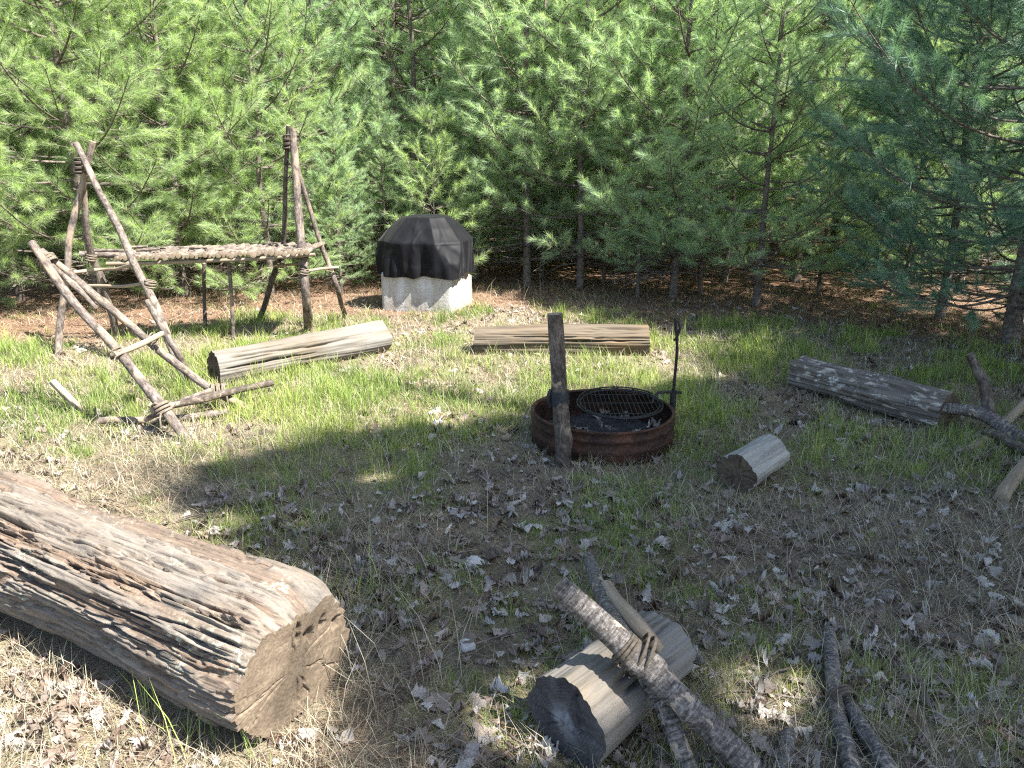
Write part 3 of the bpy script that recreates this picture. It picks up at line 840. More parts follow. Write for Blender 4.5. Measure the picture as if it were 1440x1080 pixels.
# radius factor with height: vertical skirt, shoulder, sloping roof, flat top
Hh = (hs / hs[-1])
fac = np.interp(Hh, [0, .1, .3, .52, .58, .62, .81, .975, .985, .995, 1.0], [.97, .98, 1.0, 1.02, 1.03, 1.0, .79, .56, .52, .40, .02])
ct, st = np.cos(th), np.sin(th)
p = 4.2
hxw, hyw = .475, .45
Fc, _ = np.meshgrid(fac, th, indexing='ij')
Hg = np.broadcast_to(Hh[:, None], Fc.shape); Tg = np.broadcast_to(th[None], Fc.shape)
dn = np.clip((.62 - Hg) / .62, 0, 1)
fold = (np.abs(vnoise(np.cos(Tg) * 4.2, np.sin(Tg) * 4.2, Hg * .8, 61)) ** .6 - .45) * .19 * dn ** .5 + .03 * vnoise(np.cos(Tg) * 9, np.sin(Tg) * 9, Hg * 1.5, 62) * dn ** .5
roofold = .03 * vnoise(np.cos(Tg) * 5, np.sin(Tg) * 5, Hg * 1.2, 63) * np.exp(-((Hg - .68) / .16) ** 2)
crease = .025 * np.abs(np.sin(4 * Tg)) ** .5 * np.exp(-((Hg - .78) / .2) ** 4)
sag = sum(a_ * sstep(.9, .985, 1 - np.abs(fbm(np.cos(Tg) * f_ + Hg * g_, np.sin(Tg) * f_, Hg * h_, q_, 2))) for a_, f_, g_, h_, q_ in ((.012, 1.6, 1.2, 1.2, 71), (.01, 2.4, -1.2, 1.6, 72)))
Fz = Fc * (1 + fold * 1.0 + roofold - crease + sag * sstep(.0, .1, Hg) * (1 - sstep(.9, .97, Hg)))
kc = np.interp(Hg, [0, .25, .55, 1], [1.8, 1.75, 1.55, 1.5])      # square hem, corners cut towards the roof
sup = 1 / np.maximum(np.maximum(np.abs(np.cos(Tg)), np.abs(np.sin(Tg))), (np.abs(np.cos(Tg)) + np.abs(np.sin(Tg))) / kc)
Xl = hxw * sup * ct * Fz; Yl = hyw * sup * st * Fz
Zl = z_b + (z_t - z_b) * Hg + .02 * vnoise(np.cos(Tg) * 4, np.sin(Tg) * 4, 0, 66) * (1 - sstep(0, .15, Hg)) + .012 * vnoise(Xl * 7, Yl * 7, 0, 67) * sstep(.9, 1, Hg)
cr_, sr_ = math.cos(rot), math.sin(rot)
V = np.stack([ox + Xl * cr_ - Yl * sr_, oy + Xl * sr_ + Yl * cr_, Zl], -1)
root = thing('oven_cover', (ox, oy, H), 'black fabric cover with hanging folds draped over an oven on the concrete plinth', 'cover')
mb = MB(); mb.add(V.reshape(-1, 3), [(quads_ring(len(hs), len(th)), 0), (((len(hs) - 1) * len(th) + np.arange(len(th)))[None], 0)])
mb.build('cover_fabric', M['fabric'], root)

root = thing('pale_stone', G(657, 911), 'small flat pale stone lying alone between the big log and the lashed branches', 'stone')
mb = MB(); c = G(657, 909)
t = np.linspace(0, 2 * PI, 24, endpoint=False)
Vs = []
for zz, f in ((-.01, 1), (.01, 1.02), (.02, .85), (.023, .3)):
    q = (np.abs(np.cos(t)) ** 4 + np.abs(np.sin(t)) ** 4) ** -.25
    rr = .026 * f * q * (1 + .1 * vnoise(np.cos(t) * 2, np.sin(t) * 2, zz * 20, 4))
    Vs.append(np.stack([c[0] + rr * np.cos(t + .5), c[1] + rr * np.sin(t + .5), np.full(24, zz)], 1))
mb.add(np.concatenate(Vs), [(quads_ring(4, 24), 0), ((72 + np.arange(24))[None], 0)])
mb.build('stone', M['stone'], root)


# ------------------------------------------------------------------ pines
def tuft_mesh(P, Dr, nn, L, spread, wid, shoot, rng, bright):
    """P,Dr (T,3): needles radiating from T shoots, one triangle each."""
    T = len(P)
    Dr = Dr / np.linalg.norm(Dr, axis=1)[:, None]
    P = np.repeat(P, nn, 0); D = np.repeat(Dr, nn, 0); br = np.repeat(bright, nn)
    n = len(P)
    rv = rng.normal(size=(n, 3)); rad = rv - D * (rv * D).sum(1)[:, None]; rad /= np.linalg.norm(rad, axis=1)[:, None]
    al = np.radians(rng.uniform(spread[0], spread[1], n))
    u = rng.random(n)
    al = al * (1 - .5 * u)
    d = D * np.cos(al)[:, None] + rad * np.sin(al)[:, None]
    d[:, 2] -= .12
    ln = L * rng.uniform(.7, 1.1, n)
    base = P + D * (u * shoot)[:, None]
    tip = base + d * ln[:, None]
    side = np.cross(d, rng.normal(size=(n, 3))); side /= np.linalg.norm(side, axis=1)[:, None]
    V = np.empty((n, 3, 3))
    V[:, 0] = base + side * wid / 2; V[:, 1] = base - side * wid / 2; V[:, 2] = tip
    r = np.clip(br + rng.normal(0, .13, n), 0, 1)
    return V.reshape(-1, 3), np.repeat(r, 3)


def make_pine(seed, H, spread, crown0, whorls, needles, nn=54, nlen=.112, wid=.0033, r0=.055, dead=5, rise=(6, 50), lat=.095, tuft_gap=.075, lean=0.0, per=5, shape=1.05):
    rs = random.Random(seed); rng = np.random.default_rng(seed)
    tr = MB()
    top = np.array([lean * H + rs.uniform(-.1, .1), rs.uniform(-.1, .1), H])
    k = 7
    pts = [np.array([0, 0, -.1])] + [top * f + np.array([rs.uniform(-.03, .03), rs.uniform(-.03, .03), 0]) for f in np.linspace(.12, 1, k)]
    rad = [r0 * 1.25] + [max(.006, r0 * (1 - f) ** .9) for f in np.linspace(.12, 1, k)]
    tube(tr, pts, rad, 10, .12, .07, seed, 0)
    P, D, Bv = [], [], []

    def axis(z): return top * (z / H)

    zs = np.linspace(crown0, H * .985, whorls)
    for wi, z0 in enumerate(zs):
        f = (z0 - crown0) / (H - crown0)
        nb = rs.choice([per - 1, per, per, per + 1])
        a0 = rs.uniform(0, 2 * PI)
        for b in range(nb):
            z = z0 + rs.uniform(-.07, .07)
            Lb = (spread * (1 - f ** shape) * rs.uniform(.6, 1.12) + .22)
            if f < .1: Lb *= .75
            az = a0 + b * 2 * PI / nb + rs.uniform(-.35, .35)
            el = math.radians(rise[0] + (rise[1] - rise[0]) * f + rs.uniform(-10, 10))
            d0 = np.array([math.cos(az), math.sin(az), 0])
            m = max(4, int(Lb / .16))
            ts = np.linspace(0, 1, m + 1)
            br = [axis(z) + d0 * (Lb * t * math.cos(el)) + np.array([0, 0, Lb * (t * math.sin(el) - .10 * math.sin(PI * t) * (1 - f) + .16 * t ** 3)]) for t in ts]
            sw = rs.uniform(-.12, .12)
            br = [q + np.array([-d0[1], d0[0], 0]) * sw * Lb * t * t for q, t in zip(br, ts)]
            tube(tr, br, [.0045 + .011 * min(1, Lb / 1.2) * (1 - t) for t in ts], 5, .2, .1, seed + b, 0, caps=False)
            br = np.array(br)
            cum = np.concatenate([[0], np.cumsum(np.linalg.norm(np.diff(br, axis=0), axis=1))])
            LL = cum[-1]

            def pos(s):
                return np.array([np.interp(s, cum, br[:, i]) for i in range(3)])
            bb = rs.uniform(.28, .62)
            s = LL * rs.uniform(.2, .3); sd = 1
            while s < LL:
                t = s / LL
                q = pos(s); tg = pos(min(LL, s + .05)) - pos(max(0, s - .05)); tg /= np.linalg.norm(tg)
                ll = (.14 + .45 * Lb * (1 - t) ** .8 * (.45 if t < .35 else 1.0)) * rs.uniform(.55, 1.15)
                perp = np.cross(tg, [0, 0, 1]); perp /= np.linalg.norm(perp) + 1e-9
                an = math.radians(rs.uniform(35, 62))
                ld = tg * math.cos(an) + sd * perp * math.sin(an) + np.array([0, 0, rs.uniform(-.35, .6)])
                ld /= np.linalg.norm(ld)
                e = q + ld * ll + np.array([0, 0, .05 * ll])
                if ll > .16: tube(tr, [q, e], [.0045, .0028], 3, 9, 0, 0, 0, caps=False)
                x = max(.03, ll * .3)
                while x <= ll:
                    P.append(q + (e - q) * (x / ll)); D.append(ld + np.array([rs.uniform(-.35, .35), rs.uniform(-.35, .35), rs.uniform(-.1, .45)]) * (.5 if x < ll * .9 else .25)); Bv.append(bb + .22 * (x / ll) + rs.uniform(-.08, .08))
                    x += tuft_gap
                s += lat * rs.uniform(.7, 1.3); sd = -sd
            P.append(br[-1]); D.append(br[-1] - br[-2]); Bv.append(.85)
            for t in (.72, .86):
                P.append(pos(LL * t)); D.append(br[-1] - br[-2] + np.array([0, 0, .1])); Bv.append(.7)
    for q in np.linspace(.0, .5, 5):
        P.append(top - np.array([0, 0, q])); D.append(np.array([rs.uniform(-.2, .2), rs.uniform(-.2, .2), 1.0])); Bv.append(.8)
    for k in range(dead * 4):              # bare dead branches under the crown
        z = rs.uniform(.25, max(.5, crown0 * 1.15)); az = rs.uniform(0, 2 * PI); Lb = rs.uniform(.25, .85) * min(1, spread)
        d0 = np.array([math.cos(az), math.sin(az), rs.uniform(-.1, .25)])
        q0 = axis(z); pts = [q0, q0 + d0 * Lb * .5 + [0, 0, rs.uniform(-.04, .04)], q0 + d0 * Lb + [rs.uniform(-.1, .1), rs.uniform(-.1, .1), rs.uniform(-.12, .05)]]
        tube(tr, pts, [.009, .006, .003], 4, .2, .1, k, 0, caps=False)
        for j in range(3):
            w = pts[1] + (pts[2] - pts[1]) * rs.random()
            tube(tr, [w, w + np.array([rs.uniform(-.2, .2), rs.uniform(-.2, .2), rs.uniform(-.1, .1)])], [.004, .002], 3, 9, 0, 0, 0, caps=False)
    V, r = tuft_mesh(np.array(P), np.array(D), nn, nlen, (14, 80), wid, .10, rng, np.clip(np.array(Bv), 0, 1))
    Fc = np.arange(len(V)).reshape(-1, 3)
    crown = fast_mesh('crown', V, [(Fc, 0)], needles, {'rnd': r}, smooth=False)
    trunk = fast_mesh('trunk', np.concatenate(tr.V), tr.P, M['trunk'], {'lc': np.concatenate(tr.A)})
    return trunk, crown, len(P)


PROTO = {}
PROTO['near'] = make_pine(1, 6.4, 2.2, .45, 20, M['needles_fresh'], nn=64, nlen=.12, wid=.0026, r0=.06, tuft_gap=.075, lat=.095, per=6)
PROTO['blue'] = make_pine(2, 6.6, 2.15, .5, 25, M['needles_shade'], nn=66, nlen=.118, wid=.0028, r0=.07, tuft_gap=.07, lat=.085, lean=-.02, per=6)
PROTO['low'] = make_pine(3, 5.4, 1.5, .3, 16, M['needles_fresh'], r0=.045)
PROTO['mid'] = make_pine(4, 5.8, 1.4, .55, 16, M['needles'], r0=.042, dead=6)
PROTO['tall'] = make_pine(5, 6.6, 1.3, .9, 16, M['needles'], r0=.045, dead=9)
PROTO['slim'] = make_pine(6, 5.4, 1.1, .65, 14, M['needles'], r0=.034, dead=7)
PROTO['bushy'] = make_pine(7, 5.2, 1.5, .55, 15, M['needles'], r0=.045, dead=6, lean=.02)
PROTO['full'] = make_pine(10, 5.6, 1.5, .3, 17, M['needles'], r0=.042, dead=4)
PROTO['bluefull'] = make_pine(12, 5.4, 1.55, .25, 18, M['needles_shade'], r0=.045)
PROTO['sapling'] = make_pine(8, 1.95, .55, .45, 6, M['needles_fresh'], r0=.02, dead=0, nn=44)
PROTO['bare'] = make_pine(9, 8.5, 1.5, 3.2, 10, M['needles'], r0=.075, dead=30, lean=.05)
print('TUFTS', {k: v[2] for k, v in PROTO.items()})


def plant(kind, x, y, label, sc=1.0, rz=None, group=None, seed=0, name='pine_tree', cat='tree', sz=1.0):
    rs = random.Random(seed * 31 + int(x * 100) + int(y * 10))
    o = thing(name, (x, y, float(terrain(x, y))), label, cat, group)
    o.rotation_euler = (0, 0, rs.uniform(0, 2 * PI) if rz is None else rz)
    o.scale = (sc, sc, sc * sz)
    for nm, me in (('trunk', PROTO[kind][0]), ('crown', PROTO[kind][1])):
        c = bpy.data.objects.new(nm, me); COL.objects.link(c); c.parent = o
    return o


def px(p, Y, py=420):                    # x of a photo column at distance Y (ground level)
    d = ray(p, py); return d[0] * Y / d[1]


FRONT = [
    ('near', 136, 9.0, 1.0, 'large bright pine standing right behind the crossed tops of the tripod above the chair frame'),
    ('low', 262, 9.6, 1.0, 'bushy bright green pine with low boughs behind the deck of the lashed table'),
    ('low', 30, 9.3, .95, 'bushy pine at the clearing edge beyond the lone forked stick'),
    ('low', 382, 9.8, .95, 'full green pine standing behind the tripod with the thickest leg'),
    ('mid', 480, 9.9, .4, 'short soft green pine filling the gap between the lashed table and the covered oven'),
    ('full', 545, 10.6, .43, 'little grey green pine standing just behind the near shoulder of the oven cover'),
    ('tall', 590, 11.6, 1.1, 'tall dark stemmed pine rising straight up behind the covered oven'),
    ('bushy', 668, 11.0, .72, 'broad pine behind the end of the banded log nearest the oven'),
    ('tall', 741, 10.4, 1.1, 'dark trunked pine rising directly behind the strapped post'),
    ('mid', 815, 10.2, 1.1, 'pine with a thin dark trunk behind the middle of the banded log'),
    ('slim', 848, 10.8, .75, 'short thin pine standing in line with the middle of the fire ring grate'),
    ('slim', 896, 9.6, .66, 'very thin stemmed pine standing over the far end of the banded log'),
    ('mid', 946, 9.5, 1.05, 'straight dark stemmed pine lined up behind the hooked iron rod'),
    ('tall', 984, 9.9, .62, 'shorter slender pine just beyond the one behind the hooked iron rod'),
    ('bushy', 1064, 8.95, .9, 'wide bright pine with a bare thick lower trunk nearest the sunny grass'),
    ('mid', 1150, 9.7, .56, 'short feathery pine whose sunlit boughs hang over the brown needle floor'),
    ('bare', 1228, 11.6, 1.0, 'leaning old pine with many bare dead branches behind the feathery pine'),
    ('bushy', 1272, 9.4, .6, 'rounded pine between the leaning bare one and the big shaded pine'),
    ('blue', 1432, 6.95, 1.0, 'big shaded blue green pine overhanging the dark log'),
    ('mid', 1345, 9.8, 1.1, 'pale sunlit pine half hidden behind the big shaded pine'),
    ('bluefull', 1325, 8.1, 1.0, 'dense shaded blue green pine hiding behind the lower boughs of the big blue pine'),
    ('low', -120, 8.2, 1.15, 'dense pine at the edge of view past the chair frame'),
]
for i, (k, p, Y, sc, lb) in enumerate(FRONT):
    plant(k, px(p, Y), Y, lb, sc, seed=i)
plant('sapling', px(612, 9.75), 9.75, 'small bright pine sapling peeping over the top of the black cover', 1.0, seed=3, name='pine_sapling')

GB = 'pines crowded deep in the wood'
LB = 'crowded pine standing deep in the wood behind the clearing edge'
rs = random.Random(77)
placed = [(px(p, Y), Y) for k, p, Y, s, l in FRONT]
kinds = ['full', 'tall', 'full', 'bushy', 'low', 'mid', 'full', 'bushy', 'bare']
cnt = 0
for Y0, Y1, n_, sc0 in ((10.6, 13.5, 40, 1.0), (13.5, 18, 48, 1.1), (18, 26, 50, 1.3), (26, 40, 60, 1.6)):
    tries = got = 0
    while got < n_ and tries < 3000:
        tries += 1
        Y = rs.uniform(Y0, Y1); x = rs.uniform(-.78, .78) * Y
        if min((x - a) ** 2 + (Y - b) ** 2 for a, b in placed) < (.58 + .03 * Y) ** 2: continue
        placed.append((x, Y)); got += 1; cnt += 1
        kd = rs.choice(kinds)
        col_ = 720 + FPX * x / (Y * CP)
        if Y < 22 and (425 < col_ < 530 or 1040 < col_ < 1240): kd = 'bare'
        plant(kd, x, Y, LB, sc0 * rs.uniform(.85, 1.15), group=GB, seed=cnt, sz=1 + .02 * Y)

# pines beside and behind the photographer, out of frame, that shade the clearing
OFF = [(8.3, 5.0, 'near', 1.2), (6.9, 3.4, 'low', 1.4)]
for i, (x, y, k, s) in enumerate(OFF):
    plant(k, x, y, ['pine beside the clearing level with the dark log', 'pine beside the clearing level with the short grey log'][i], s, seed=50 + i)

# unseen pine, its crown shaped so the shadow fills the SHADE outline
SHADE = [(255, 700), (300, 655), (400, 640), (480, 614), (560, 606), (650, 600), (745, 592), (850, 560), (960, 545), (1060, 530), (1115, 470), (1250, 470), (1500, 480), (1900, 560), (2400, 900), (1900, 1500), (900, 1500), (560, 1200),
         (535, 1085), (500, 960), (498, 850), (440, 815), (390, 790), (320, 730)]
POLY = np.array([G(*q)[:2] for q in SHADE])
LIT = [(G(1075, 962)[:2], .2), ((G(835, 925, .23) - SDIR * (.23 / SDIR[2]))[:2], .22),  (G(610, 835)[:2], .06), (G(345, 730)[:2], .1), (G(545, 672)[:2], .12)]


def inside(p):
    x, y = p; c = False
    for i in range(len(POLY)):
        (x1, y1), (x2, y2) = POLY[i], POLY[i - 1]
        if (y1 > y) != (y2 > y) and x < (x2 - x1) * (y - y1) / (y2 - y1) + x1: c = not c
    return c


def shade_pine():
    rs = random.Random(9); rng = np.random.default_rng(9)
    lo, hi = POLY.min(0), POLY.max(0)
    P, D, tr = [], [], MB()
    base = np.array([5.9, 1.6, 0])
    tube(tr, [base + [0, 0, -.2], base + [.05, 0, 3], base + [0, .1, 7], base + [.1, 0, 11.5]], [.24, .2, .14, .03], 14, .2, .06, 3)
    n = 0
    while n < 2700:
        q = np.array([rs.uniform(lo[0], hi[0]), rs.uniform(lo[1], hi[1])])
        if not inside(q): continue
        n += 1
        z = rs.uniform(5.2, 8.8)
        c = np.array([q[0], q[1], 0]) + SDIR * (z / SDIR[2])
        az = math.atan2(c[1] - base[1], c[0] - base[0])
        if n % 4 == 0:
            j = np.array([base[0], base[1], max(2.5, z - .35 * math.hypot(c[0] - base[0], c[1] - base[1]))])
            mid = (j + c) / 2 + [0, 0, -.12]
            gm = mid - SDIR * (mid[2] / SDIR[2])
            tube(tr, [j, mid, c], [.03, .018, .006], 5, .4, .1, n, caps=False)
        for k in range(15):
            e = np.array([rs.gauss(0, .2), rs.gauss(0, .2), rs.gauss(0, .12)])
            g2 = (c + e) - SDIR * ((c + e)[2] / SDIR[2])
            if not inside(g2[:2]) and rs.random() < .8: continue
            if any(np.hypot(*(g2[:2] - a)) < r for a, r in LIT): continue
            P.append(c + e); D.append(np.array([math.cos(az), math.sin(az), .3]) + rng.normal(0, .4, 3))
    V, r = tuft_mesh(np.array(P), np.array(D), 26, .11, (22, 70), .006, .1, rng, np.full(len(P), .5))
    root = thing('pine_tree', base, 'unseen tall pine beside the camera with a crown shaped to shade the near grass', 'tree')
    V = V - base
    me = fast_mesh('crown', V, [(np.arange(len(V)).reshape(-1, 3), 0)], M['needles'], {'rnd': r}, smooth=False)
    o = bpy.data.objects.new('crown', me); COL.objects.link(o); o.parent = root
    tr.build('trunk', M['trunk'], root)


shade_pine()


# ------------------------------------------------------------------ ground cover
def blocked(x, y):
    b = np.zeros(len(x), bool)
    for p0, p1, r in FOOT:
        a, d = p0[:2], (p1 - p0)[:2]
        t = np.clip(((x - a[0]) * d[0] + (y - a[1]) * d[1]) / max(d.dot(d), 1e-9), 0, 1)
        b |= (np.hypot(x - a[0] - t * d[0], y - a[1] - t * d[1]) < r) & ((r > .3) | (d.dot(d) < .05) | ((t > .0) & (t < 1.0)))
    return b


def wedge(n, r0, r1, power=1.0):
    """points on the ground in front of the viewer, thinning with distance"""
    az = RNG.uniform(-.72, .72, n)
    u = RNG.random(n)
    r = r0 + (r1 - r0) * u ** power
    return r * np.sin(az), r * np.cos(az)


def blades(name, label, cat, x, y, h, w, mat, lean, rnd, zlift=-.01):
    n = len(x)
    az = RNG.uniform(0, 2 * PI, n); la = az + RNG.normal(0, .5, n)
    z = terrain(x, y) + zlift
    d = np.stack([np.cos(la), np.sin(la)], 1)
    s = np.stack([-np.sin(az), np.cos(az)], 1)
    V = np.empty((n, 5, 3))
    le = lean * h
    V[:, 0, :2] = np.stack([x, y], 1) - s * w[:, None] / 2; V[:, 1, :2] = np.stack([x, y], 1) + s * w[:, None] / 2
    V[:, 0, 2] = V[:, 1, 2] = z
    mid = np.stack([x, y], 1) + d * (le * .35)[:, None]
    V[:, 2, :2] = mid - s * w[:, None] * .4; V[:, 3, :2] = mid + s * w[:, None] * .4
    hz = h * np.sqrt(np.clip(1 - (lean * .75) ** 2, .06, 1))
    V[:, 2, 2] = V[:, 3, 2] = z + hz * .58
    V[:, 4, :2] = np.stack([x, y], 1) + d * le[:, None]; V[:, 4, 2] = z + hz
    i = np.arange(n)[:, None] * 5
    q = i + np.array([[0, 1, 3, 2]]); t = i + np.array([[2, 3, 4]])
    me = fast_mesh(name, V.reshape(-1, 3), [(q, 0), (t, 0)], mat, {'rnd': np.repeat(rnd, 5)}, smooth=False)
    o = bpy.data.objects.new(name, me); COL.objects.link(o)
    return tag(o, label, cat, kind='stuff')


# green grass, in tufts
x, y = wedge(60000, 1.1, 10.5, .85)
du, gr, pa = zones(x, y)
keep = (RNG.random(len(x)) < .74 * gr ** 1.3) & ~blocked(x, y)
x, y, gr = x[keep], y[keep], gr[keep]
nb = RNG.integers(4, 13, len(x))
hcl = (.035 + .085 * gr * RNG.uniform(.4, 1.25, len(x)) * (.55 + .45 * sstep(3.2, 4.6, y))) * (1 + .9 * (RNG.random(len(x)) < .16)) * (.8 + .35 * sstep(3, 6, y))
col = np.clip(.45 + .3 * fbm(x * 1.1, y * 1.1, 0, 91, 3) + RNG.normal(0, .14, len(x)), 0, 1)
X = np.repeat(x, nb) + RNG.normal(0, .022, nb.sum()); Y = np.repeat(y, nb) + RNG.normal(0, .022, nb.sum())
h = np.repeat(hcl, nb) * RNG.uniform(.45, 1.15, nb.sum())
k = ~blocked(X, Y)
dist = np.hypot(X, Y)
blades('grass', 'fresh green grass growing in tufts over the clearing', 'grass', X[k], Y[k], h[k], (.0016 + .0004 * dist)[k], M['grass'], RNG.uniform(.1, .75, k.sum()), np.clip(np.repeat(col, nb) + RNG.normal(0, .1, nb.sum()), 0, 1)[k])
# dry straw, flatter
x, y = wedge(150000, 1.1, 10.5, .9)
du, gr, pa = zones(x, y)
pat = fbm(x * 1.6, y * 1.6, 0, 131, 4)
keep = (RNG.random(len(x)) < np.clip(.46 + 1.1 * pat + .7 * pa, .05, 1) * (1 - .75 * du)) & ~blocked(x, y)
x, y = x[keep], y[keep]; n = len(x); dist = np.hypot(x, y)
blades('dry_grass', 'dry bent straw matted between the green tufts', 'dry grass', x, y, RNG.uniform(.04, .15, n), .0013 + .0004 * dist, M['straw'], RNG.uniform(.55, 1.25, n), RNG.random(n))
# some tall dead stalks
sx, sy = [], []
for p, q, m_, s_ in ((520, 985, 12, .07), (610, 960, 8, .1), (450, 930, 10, .06), (740, 425, 8, .3), (830, 428, 6, .2), (700, 420, 8, .25), (520, 720, 7, .4), (405, 1040, 10, .12), (250, 985, 8, .15)):
    g_ = G(p, q)
    sx += list(g_[0] + RNG.normal(0, s_, m_)); sy += list(g_[1] + RNG.normal(0, s_ * .6, m_))
sx, sy = np.array(sx), np.array(sy); k = ~blocked(sx, sy); sx, sy = sx[k], sy[k]
blades('dead_stalks', 'thin pale dead grass stalks sticking up from the litter', 'dry grass', sx, sy, RNG.uniform(.18, .42, len(sx)), np.full(len(sx), .0028), M['straw'], RNG.uniform(.3, 1.1, len(sx)), RNG.uniform(.5, 1, len(sx)))
# tall green blades against the big log
gx, gy = [], []
for p, q in ((130, 905), (190, 940), (250, 985), (215, 1010), (265, 1050), (300, 1030), (150, 880), (60, 860), (345, 1060), (500, 850), (520, 830)):
    g_ = G(p, q); gx += list(g_[0] + RNG.normal(0, .035, 11)); gy += list(g_[1] + RNG.normal(0, .035, 11))
gx, gy = np.array(gx), np.array(gy)
blades('tall_grass', 'long green blades of grass growing along the big rotten log', 'grass', gx, gy, RNG.uniform(.1, .27, len(gx)), np.full(len(gx), .0032), M['grass'], RNG.uniform(.15, .9, len(gx)), RNG.uniform(.3, .9, len(gx)))


def leaf_mesh(name, label, x, y, size, rnd, lift):
    """lobed oak leaves: a bent midrib strip with lobes either side"""
    n = len(x); K = 13
    t = np.linspace(0, 1, K)
    env = np.interp(t, [0, .12, .3, .55, .78, .92, 1], [.03, .06, .4, .6, .66, .5, .12])
    lobes = np.array([1, 1, 1, .6, 1.1, .62, 1.1, .58, 1.15, 1.0, .62, 1.05, 1.0])
    hw = env * lobes * .62
    var = 1 + .25 * RNG.normal(size=(n, K)); var2 = 1 + .25 * RNG.normal(size=(n, K))
    curl = RNG.normal(.0, 1.1, n) + .6; bend = RNG.normal(0, .9, n)
    u = t[None] - .5
    cx = u * np.ones((n, 1)); cz = -.35 * bend[:, None] * (u ** 2 - .08)
    tw = RNG.normal(0, .5, n)[:, None] * u
    L = np.empty((n, K, 3, 3))
    for j, sg in enumerate((-1, 0, 1)):
        wv = hw[None] * (var if sg < 0 else var2) * abs(sg)
        L[:, :, j, 0] = cx + .12 * wv
        L[:, :, j, 1] = sg * wv * np.cos(np.clip(curl[:, None] * wv * 2.2, -1.4, 1.4))
        L[:, :, j, 2] = cz + np.abs(wv) * np.sin(np.clip(curl[:, None] * wv * 2.2, -1.4, 1.4)) + sg * wv * tw + .05 * RNG.normal(size=(n, K)) * abs(sg)
    L = L.reshape(n, -1, 3) * size[:, None, None]
    az = RNG.uniform(0, 2 * PI, n); pi_ = RNG.normal(0, .2, n); ro = RNG.normal(0, .25, n)
    flip = RNG.random(n) < .4; ro = ro + PI * flip
    c, s = np.cos(ro), np.sin(ro)
    Y1 = L[..., 1] * c[:, None] - L[..., 2] * s[:, None]; Z1 = L[..., 1] * s[:, None] + L[..., 2] * c[:, None]
    c, s = np.cos(pi_), np.sin(pi_)
    X2 = L[..., 0] * c[:, None] + Z1 * s[:, None]; Z2 = -L[..., 0] * s[:, None] + Z1 * c[:, None]
    c, s = np.cos(az), np.sin(az)
    Wx = X2 * c[:, None] - Y1 * s[:, None]; Wy = X2 * s[:, None] + Y1 * c[:, None]
    Z2 = Z2 - np.quantile(Z2, .25, axis=1)[:, None]
    V = np.stack([x[:, None] + Wx, y[:, None] + Wy, (terrain(x, y) + lift)[:, None] + Z2], -1)
    i = np.arange(n)[:, None, None] * (K * 3)
    k = np.arange(K - 1)[None, :, None] * 3
    q = np.concatenate([(i + k + np.array([0, 1, 4, 3])).reshape(-1, 4), (i + k + np.array([1, 2, 5, 4])).reshape(-1, 4)])
    me = fast_mesh(name, V.reshape(-1, 3), [(q, 0)], M['oakleaf'], {'rnd': np.repeat(rnd, K * 3)})
    o = bpy.data.objects.new(name, me); COL.objects.link(o)
    return tag(o, label, 'leaf litter', kind='stuff')


x, y = wedge(44000, 1.1, 9.5, .95)
du, gr, pa = zones(x, y)
pat = fbm(x * 1.5, y * 1.5, 0, 171, 4)
side = sstep(-1.6, 1.2, x + .12 * y)                          # more leaves on the shady side
dens = np.clip(.20 + .55 * side + 1.3 * pat, .03, 1) * (1 - .82 * gr * sstep(4.2, 5.2, y)) * (1 - .5 * du)
cor = sstep(.2, -.5, x + .95 * (y - 1.4))
dens = np.clip(dens + 1.1 * cor, 0, 1.6)
k = (RNG.random(len(x)) < dens * .4) & ~blocked(x, y)
x, y = x[k], y[k]
rnd = np.clip(RNG.normal(.52, .27, len(x)) - .08 * cor[k], 0, 1)
leaf_mesh('leaf_litter', 'dry curled oak leaves scattered over the clearing floor', x, y, (.018 + .066 * RNG.random(len(x)) ** 1.6) * (1 + .45 * (RNG.random(len(x)) < .1)), rnd, RNG.uniform(.004, .02, len(x)))
# a few leaves inside the fire ring and on top of the logs
a = RNG.uniform(0, 2 * PI, 26); r = RR_ * .85 * np.sqrt(RNG.random(26))
lx, ly = RC[0] + r * np.cos(a), RC[1] + r * np.sin(a)
leaf_mesh('leaf_litter', 'dry oak leaves blown onto the ash inside the fire ring', lx, ly, RNG.uniform(.06, .11, 26), RNG.uniform(.3, .9, 26), np.full(26, .07))

# fallen needles
x, y = wedge(150000, 1.1, 11, .8)
du, gr, pa = zones(x, y)
pat = fbm(x * 2.2, y * 2.2, 0, 191, 3)
k = (RNG.random(len(x)) < np.clip(.35 + .8 * pat + .5 * du, .08, 1)) & ~blocked(x, y)
x, y = x[k], y[k]; n = len(x); dist = np.hypot(x, y)
blades('pine_litter', 'fallen brown pine needles covering the ground', 'needle litter', x, y, RNG.uniform(.05, .1, n), .0013 + .00035 * dist, M['duffneedle'], RNG.uniform(1.2, 1.33, n), RNG.random(n), .004)
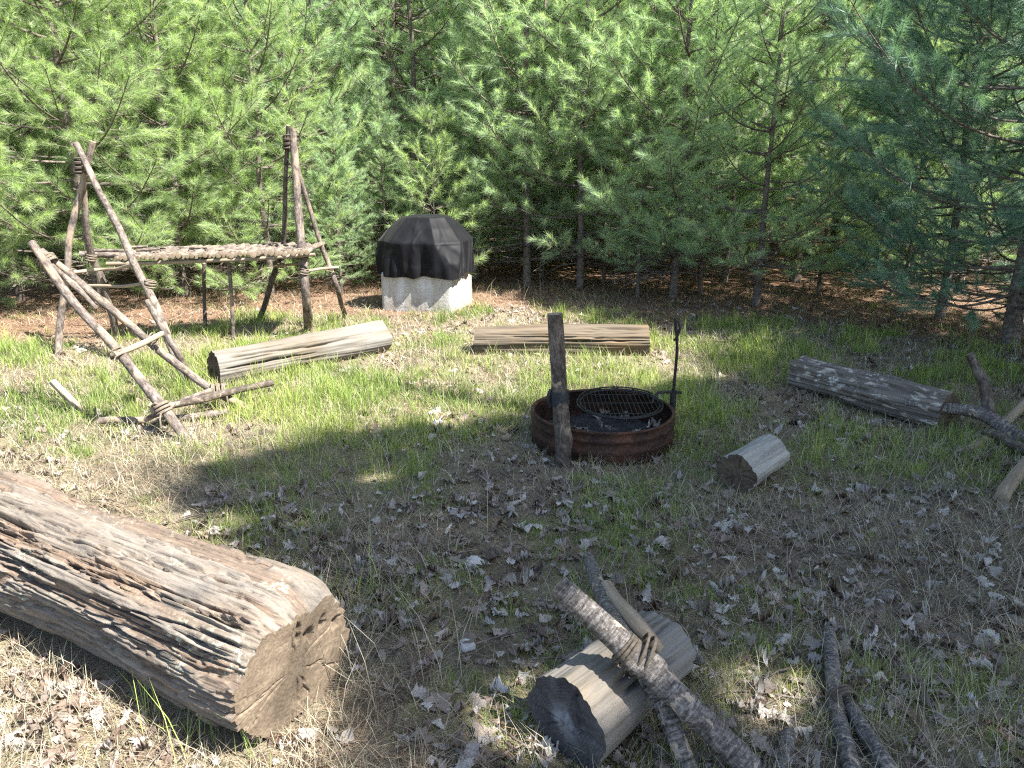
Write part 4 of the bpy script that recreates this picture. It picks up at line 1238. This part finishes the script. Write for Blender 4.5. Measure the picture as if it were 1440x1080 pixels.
# needles caught in the trench of the big log are part of its litter
# twigs
mb = MB(); rs = random.Random(4)
for k in range(150):
    r = 1.3 + 6 * rs.random(); az = rs.uniform(-.65, .65); q = np.array([r * math.sin(az), r * math.cos(az), .012])
    if blocked(q[:1], q[1:2])[0]: continue
    an = rs.uniform(0, 2 * PI); L = rs.uniform(.06, .28); d = np.array([math.cos(an), math.sin(an), rs.uniform(0, .12)])
    tube(mb, [q, q + d * L * .5 + [rs.uniform(-.02, .02), rs.uniform(-.02, .02), .005], q + d * L], [.0045, .004, .002], 5, .05, .1, k)
tag(mb.build('twig_litter', M['pole']), 'small broken twigs scattered in the leaf litter', 'twigs', kind='stuff')

# ------------------------------------------------------------------ light, sky, camera
w = bpy.data.worlds.new('World'); scene.world = w; w.use_nodes = True
nt = w.node_tree; nt.nodes.clear()
sky = nt.nodes.new('ShaderNodeTexSky'); sky.sky_type = 'NISHITA'; sky.sun_disc = False
sky.sun_elevation = SUN_EL; sky.sun_rotation = PI / 2 - SUN_AZ
bg = nt.nodes.new('ShaderNodeBackground'); bg.inputs[1].default_value = .088
out = nt.nodes.new('ShaderNodeOutputWorld')
nt.links.new(sky.outputs[0], bg.inputs[0]); nt.links.new(bg.outputs[0], out.inputs[0])
sl = bpy.data.lights.new('sun', 'SUN'); sl.energy = 5.0; sl.angle = math.radians(.53); sl.color = (1.0, .965, .9)
so = bpy.data.objects.new('sun', sl); COL.objects.link(so)
so.rotation_euler = Vector(-SDIR).to_track_quat('-Z', 'Y').to_euler()
cd = bpy.data.cameras.new('camera'); cd.sensor_width = 36; cd.lens = 36 * FPX / 1440; cd.clip_end = 1000; cd.clip_start = .05
co = bpy.data.objects.new('camera', cd); COL.objects.link(co)
co.location = (0, 0, CAMZ); co.rotation_euler = (PI / 2 - PITCH, 0, 0)
scene.camera = co
scene.view_settings.view_transform = 'Standard'
scene.view_settings.look = 'None'
scene.view_settings.exposure = 2.33
scene.view_settings.gamma = 1
scene.cycles.use_denoising = False
scene.cycles.pixel_filter_type = 'BLACKMAN_HARRIS'
scene.cycles.filter_width = 1.2
scene.cycles.sample_clamp_indirect = 6
scene.cycles.max_bounces = 10
scene.cycles.diffuse_bounces = 6
scene.cycles.transmission_bounces = 8
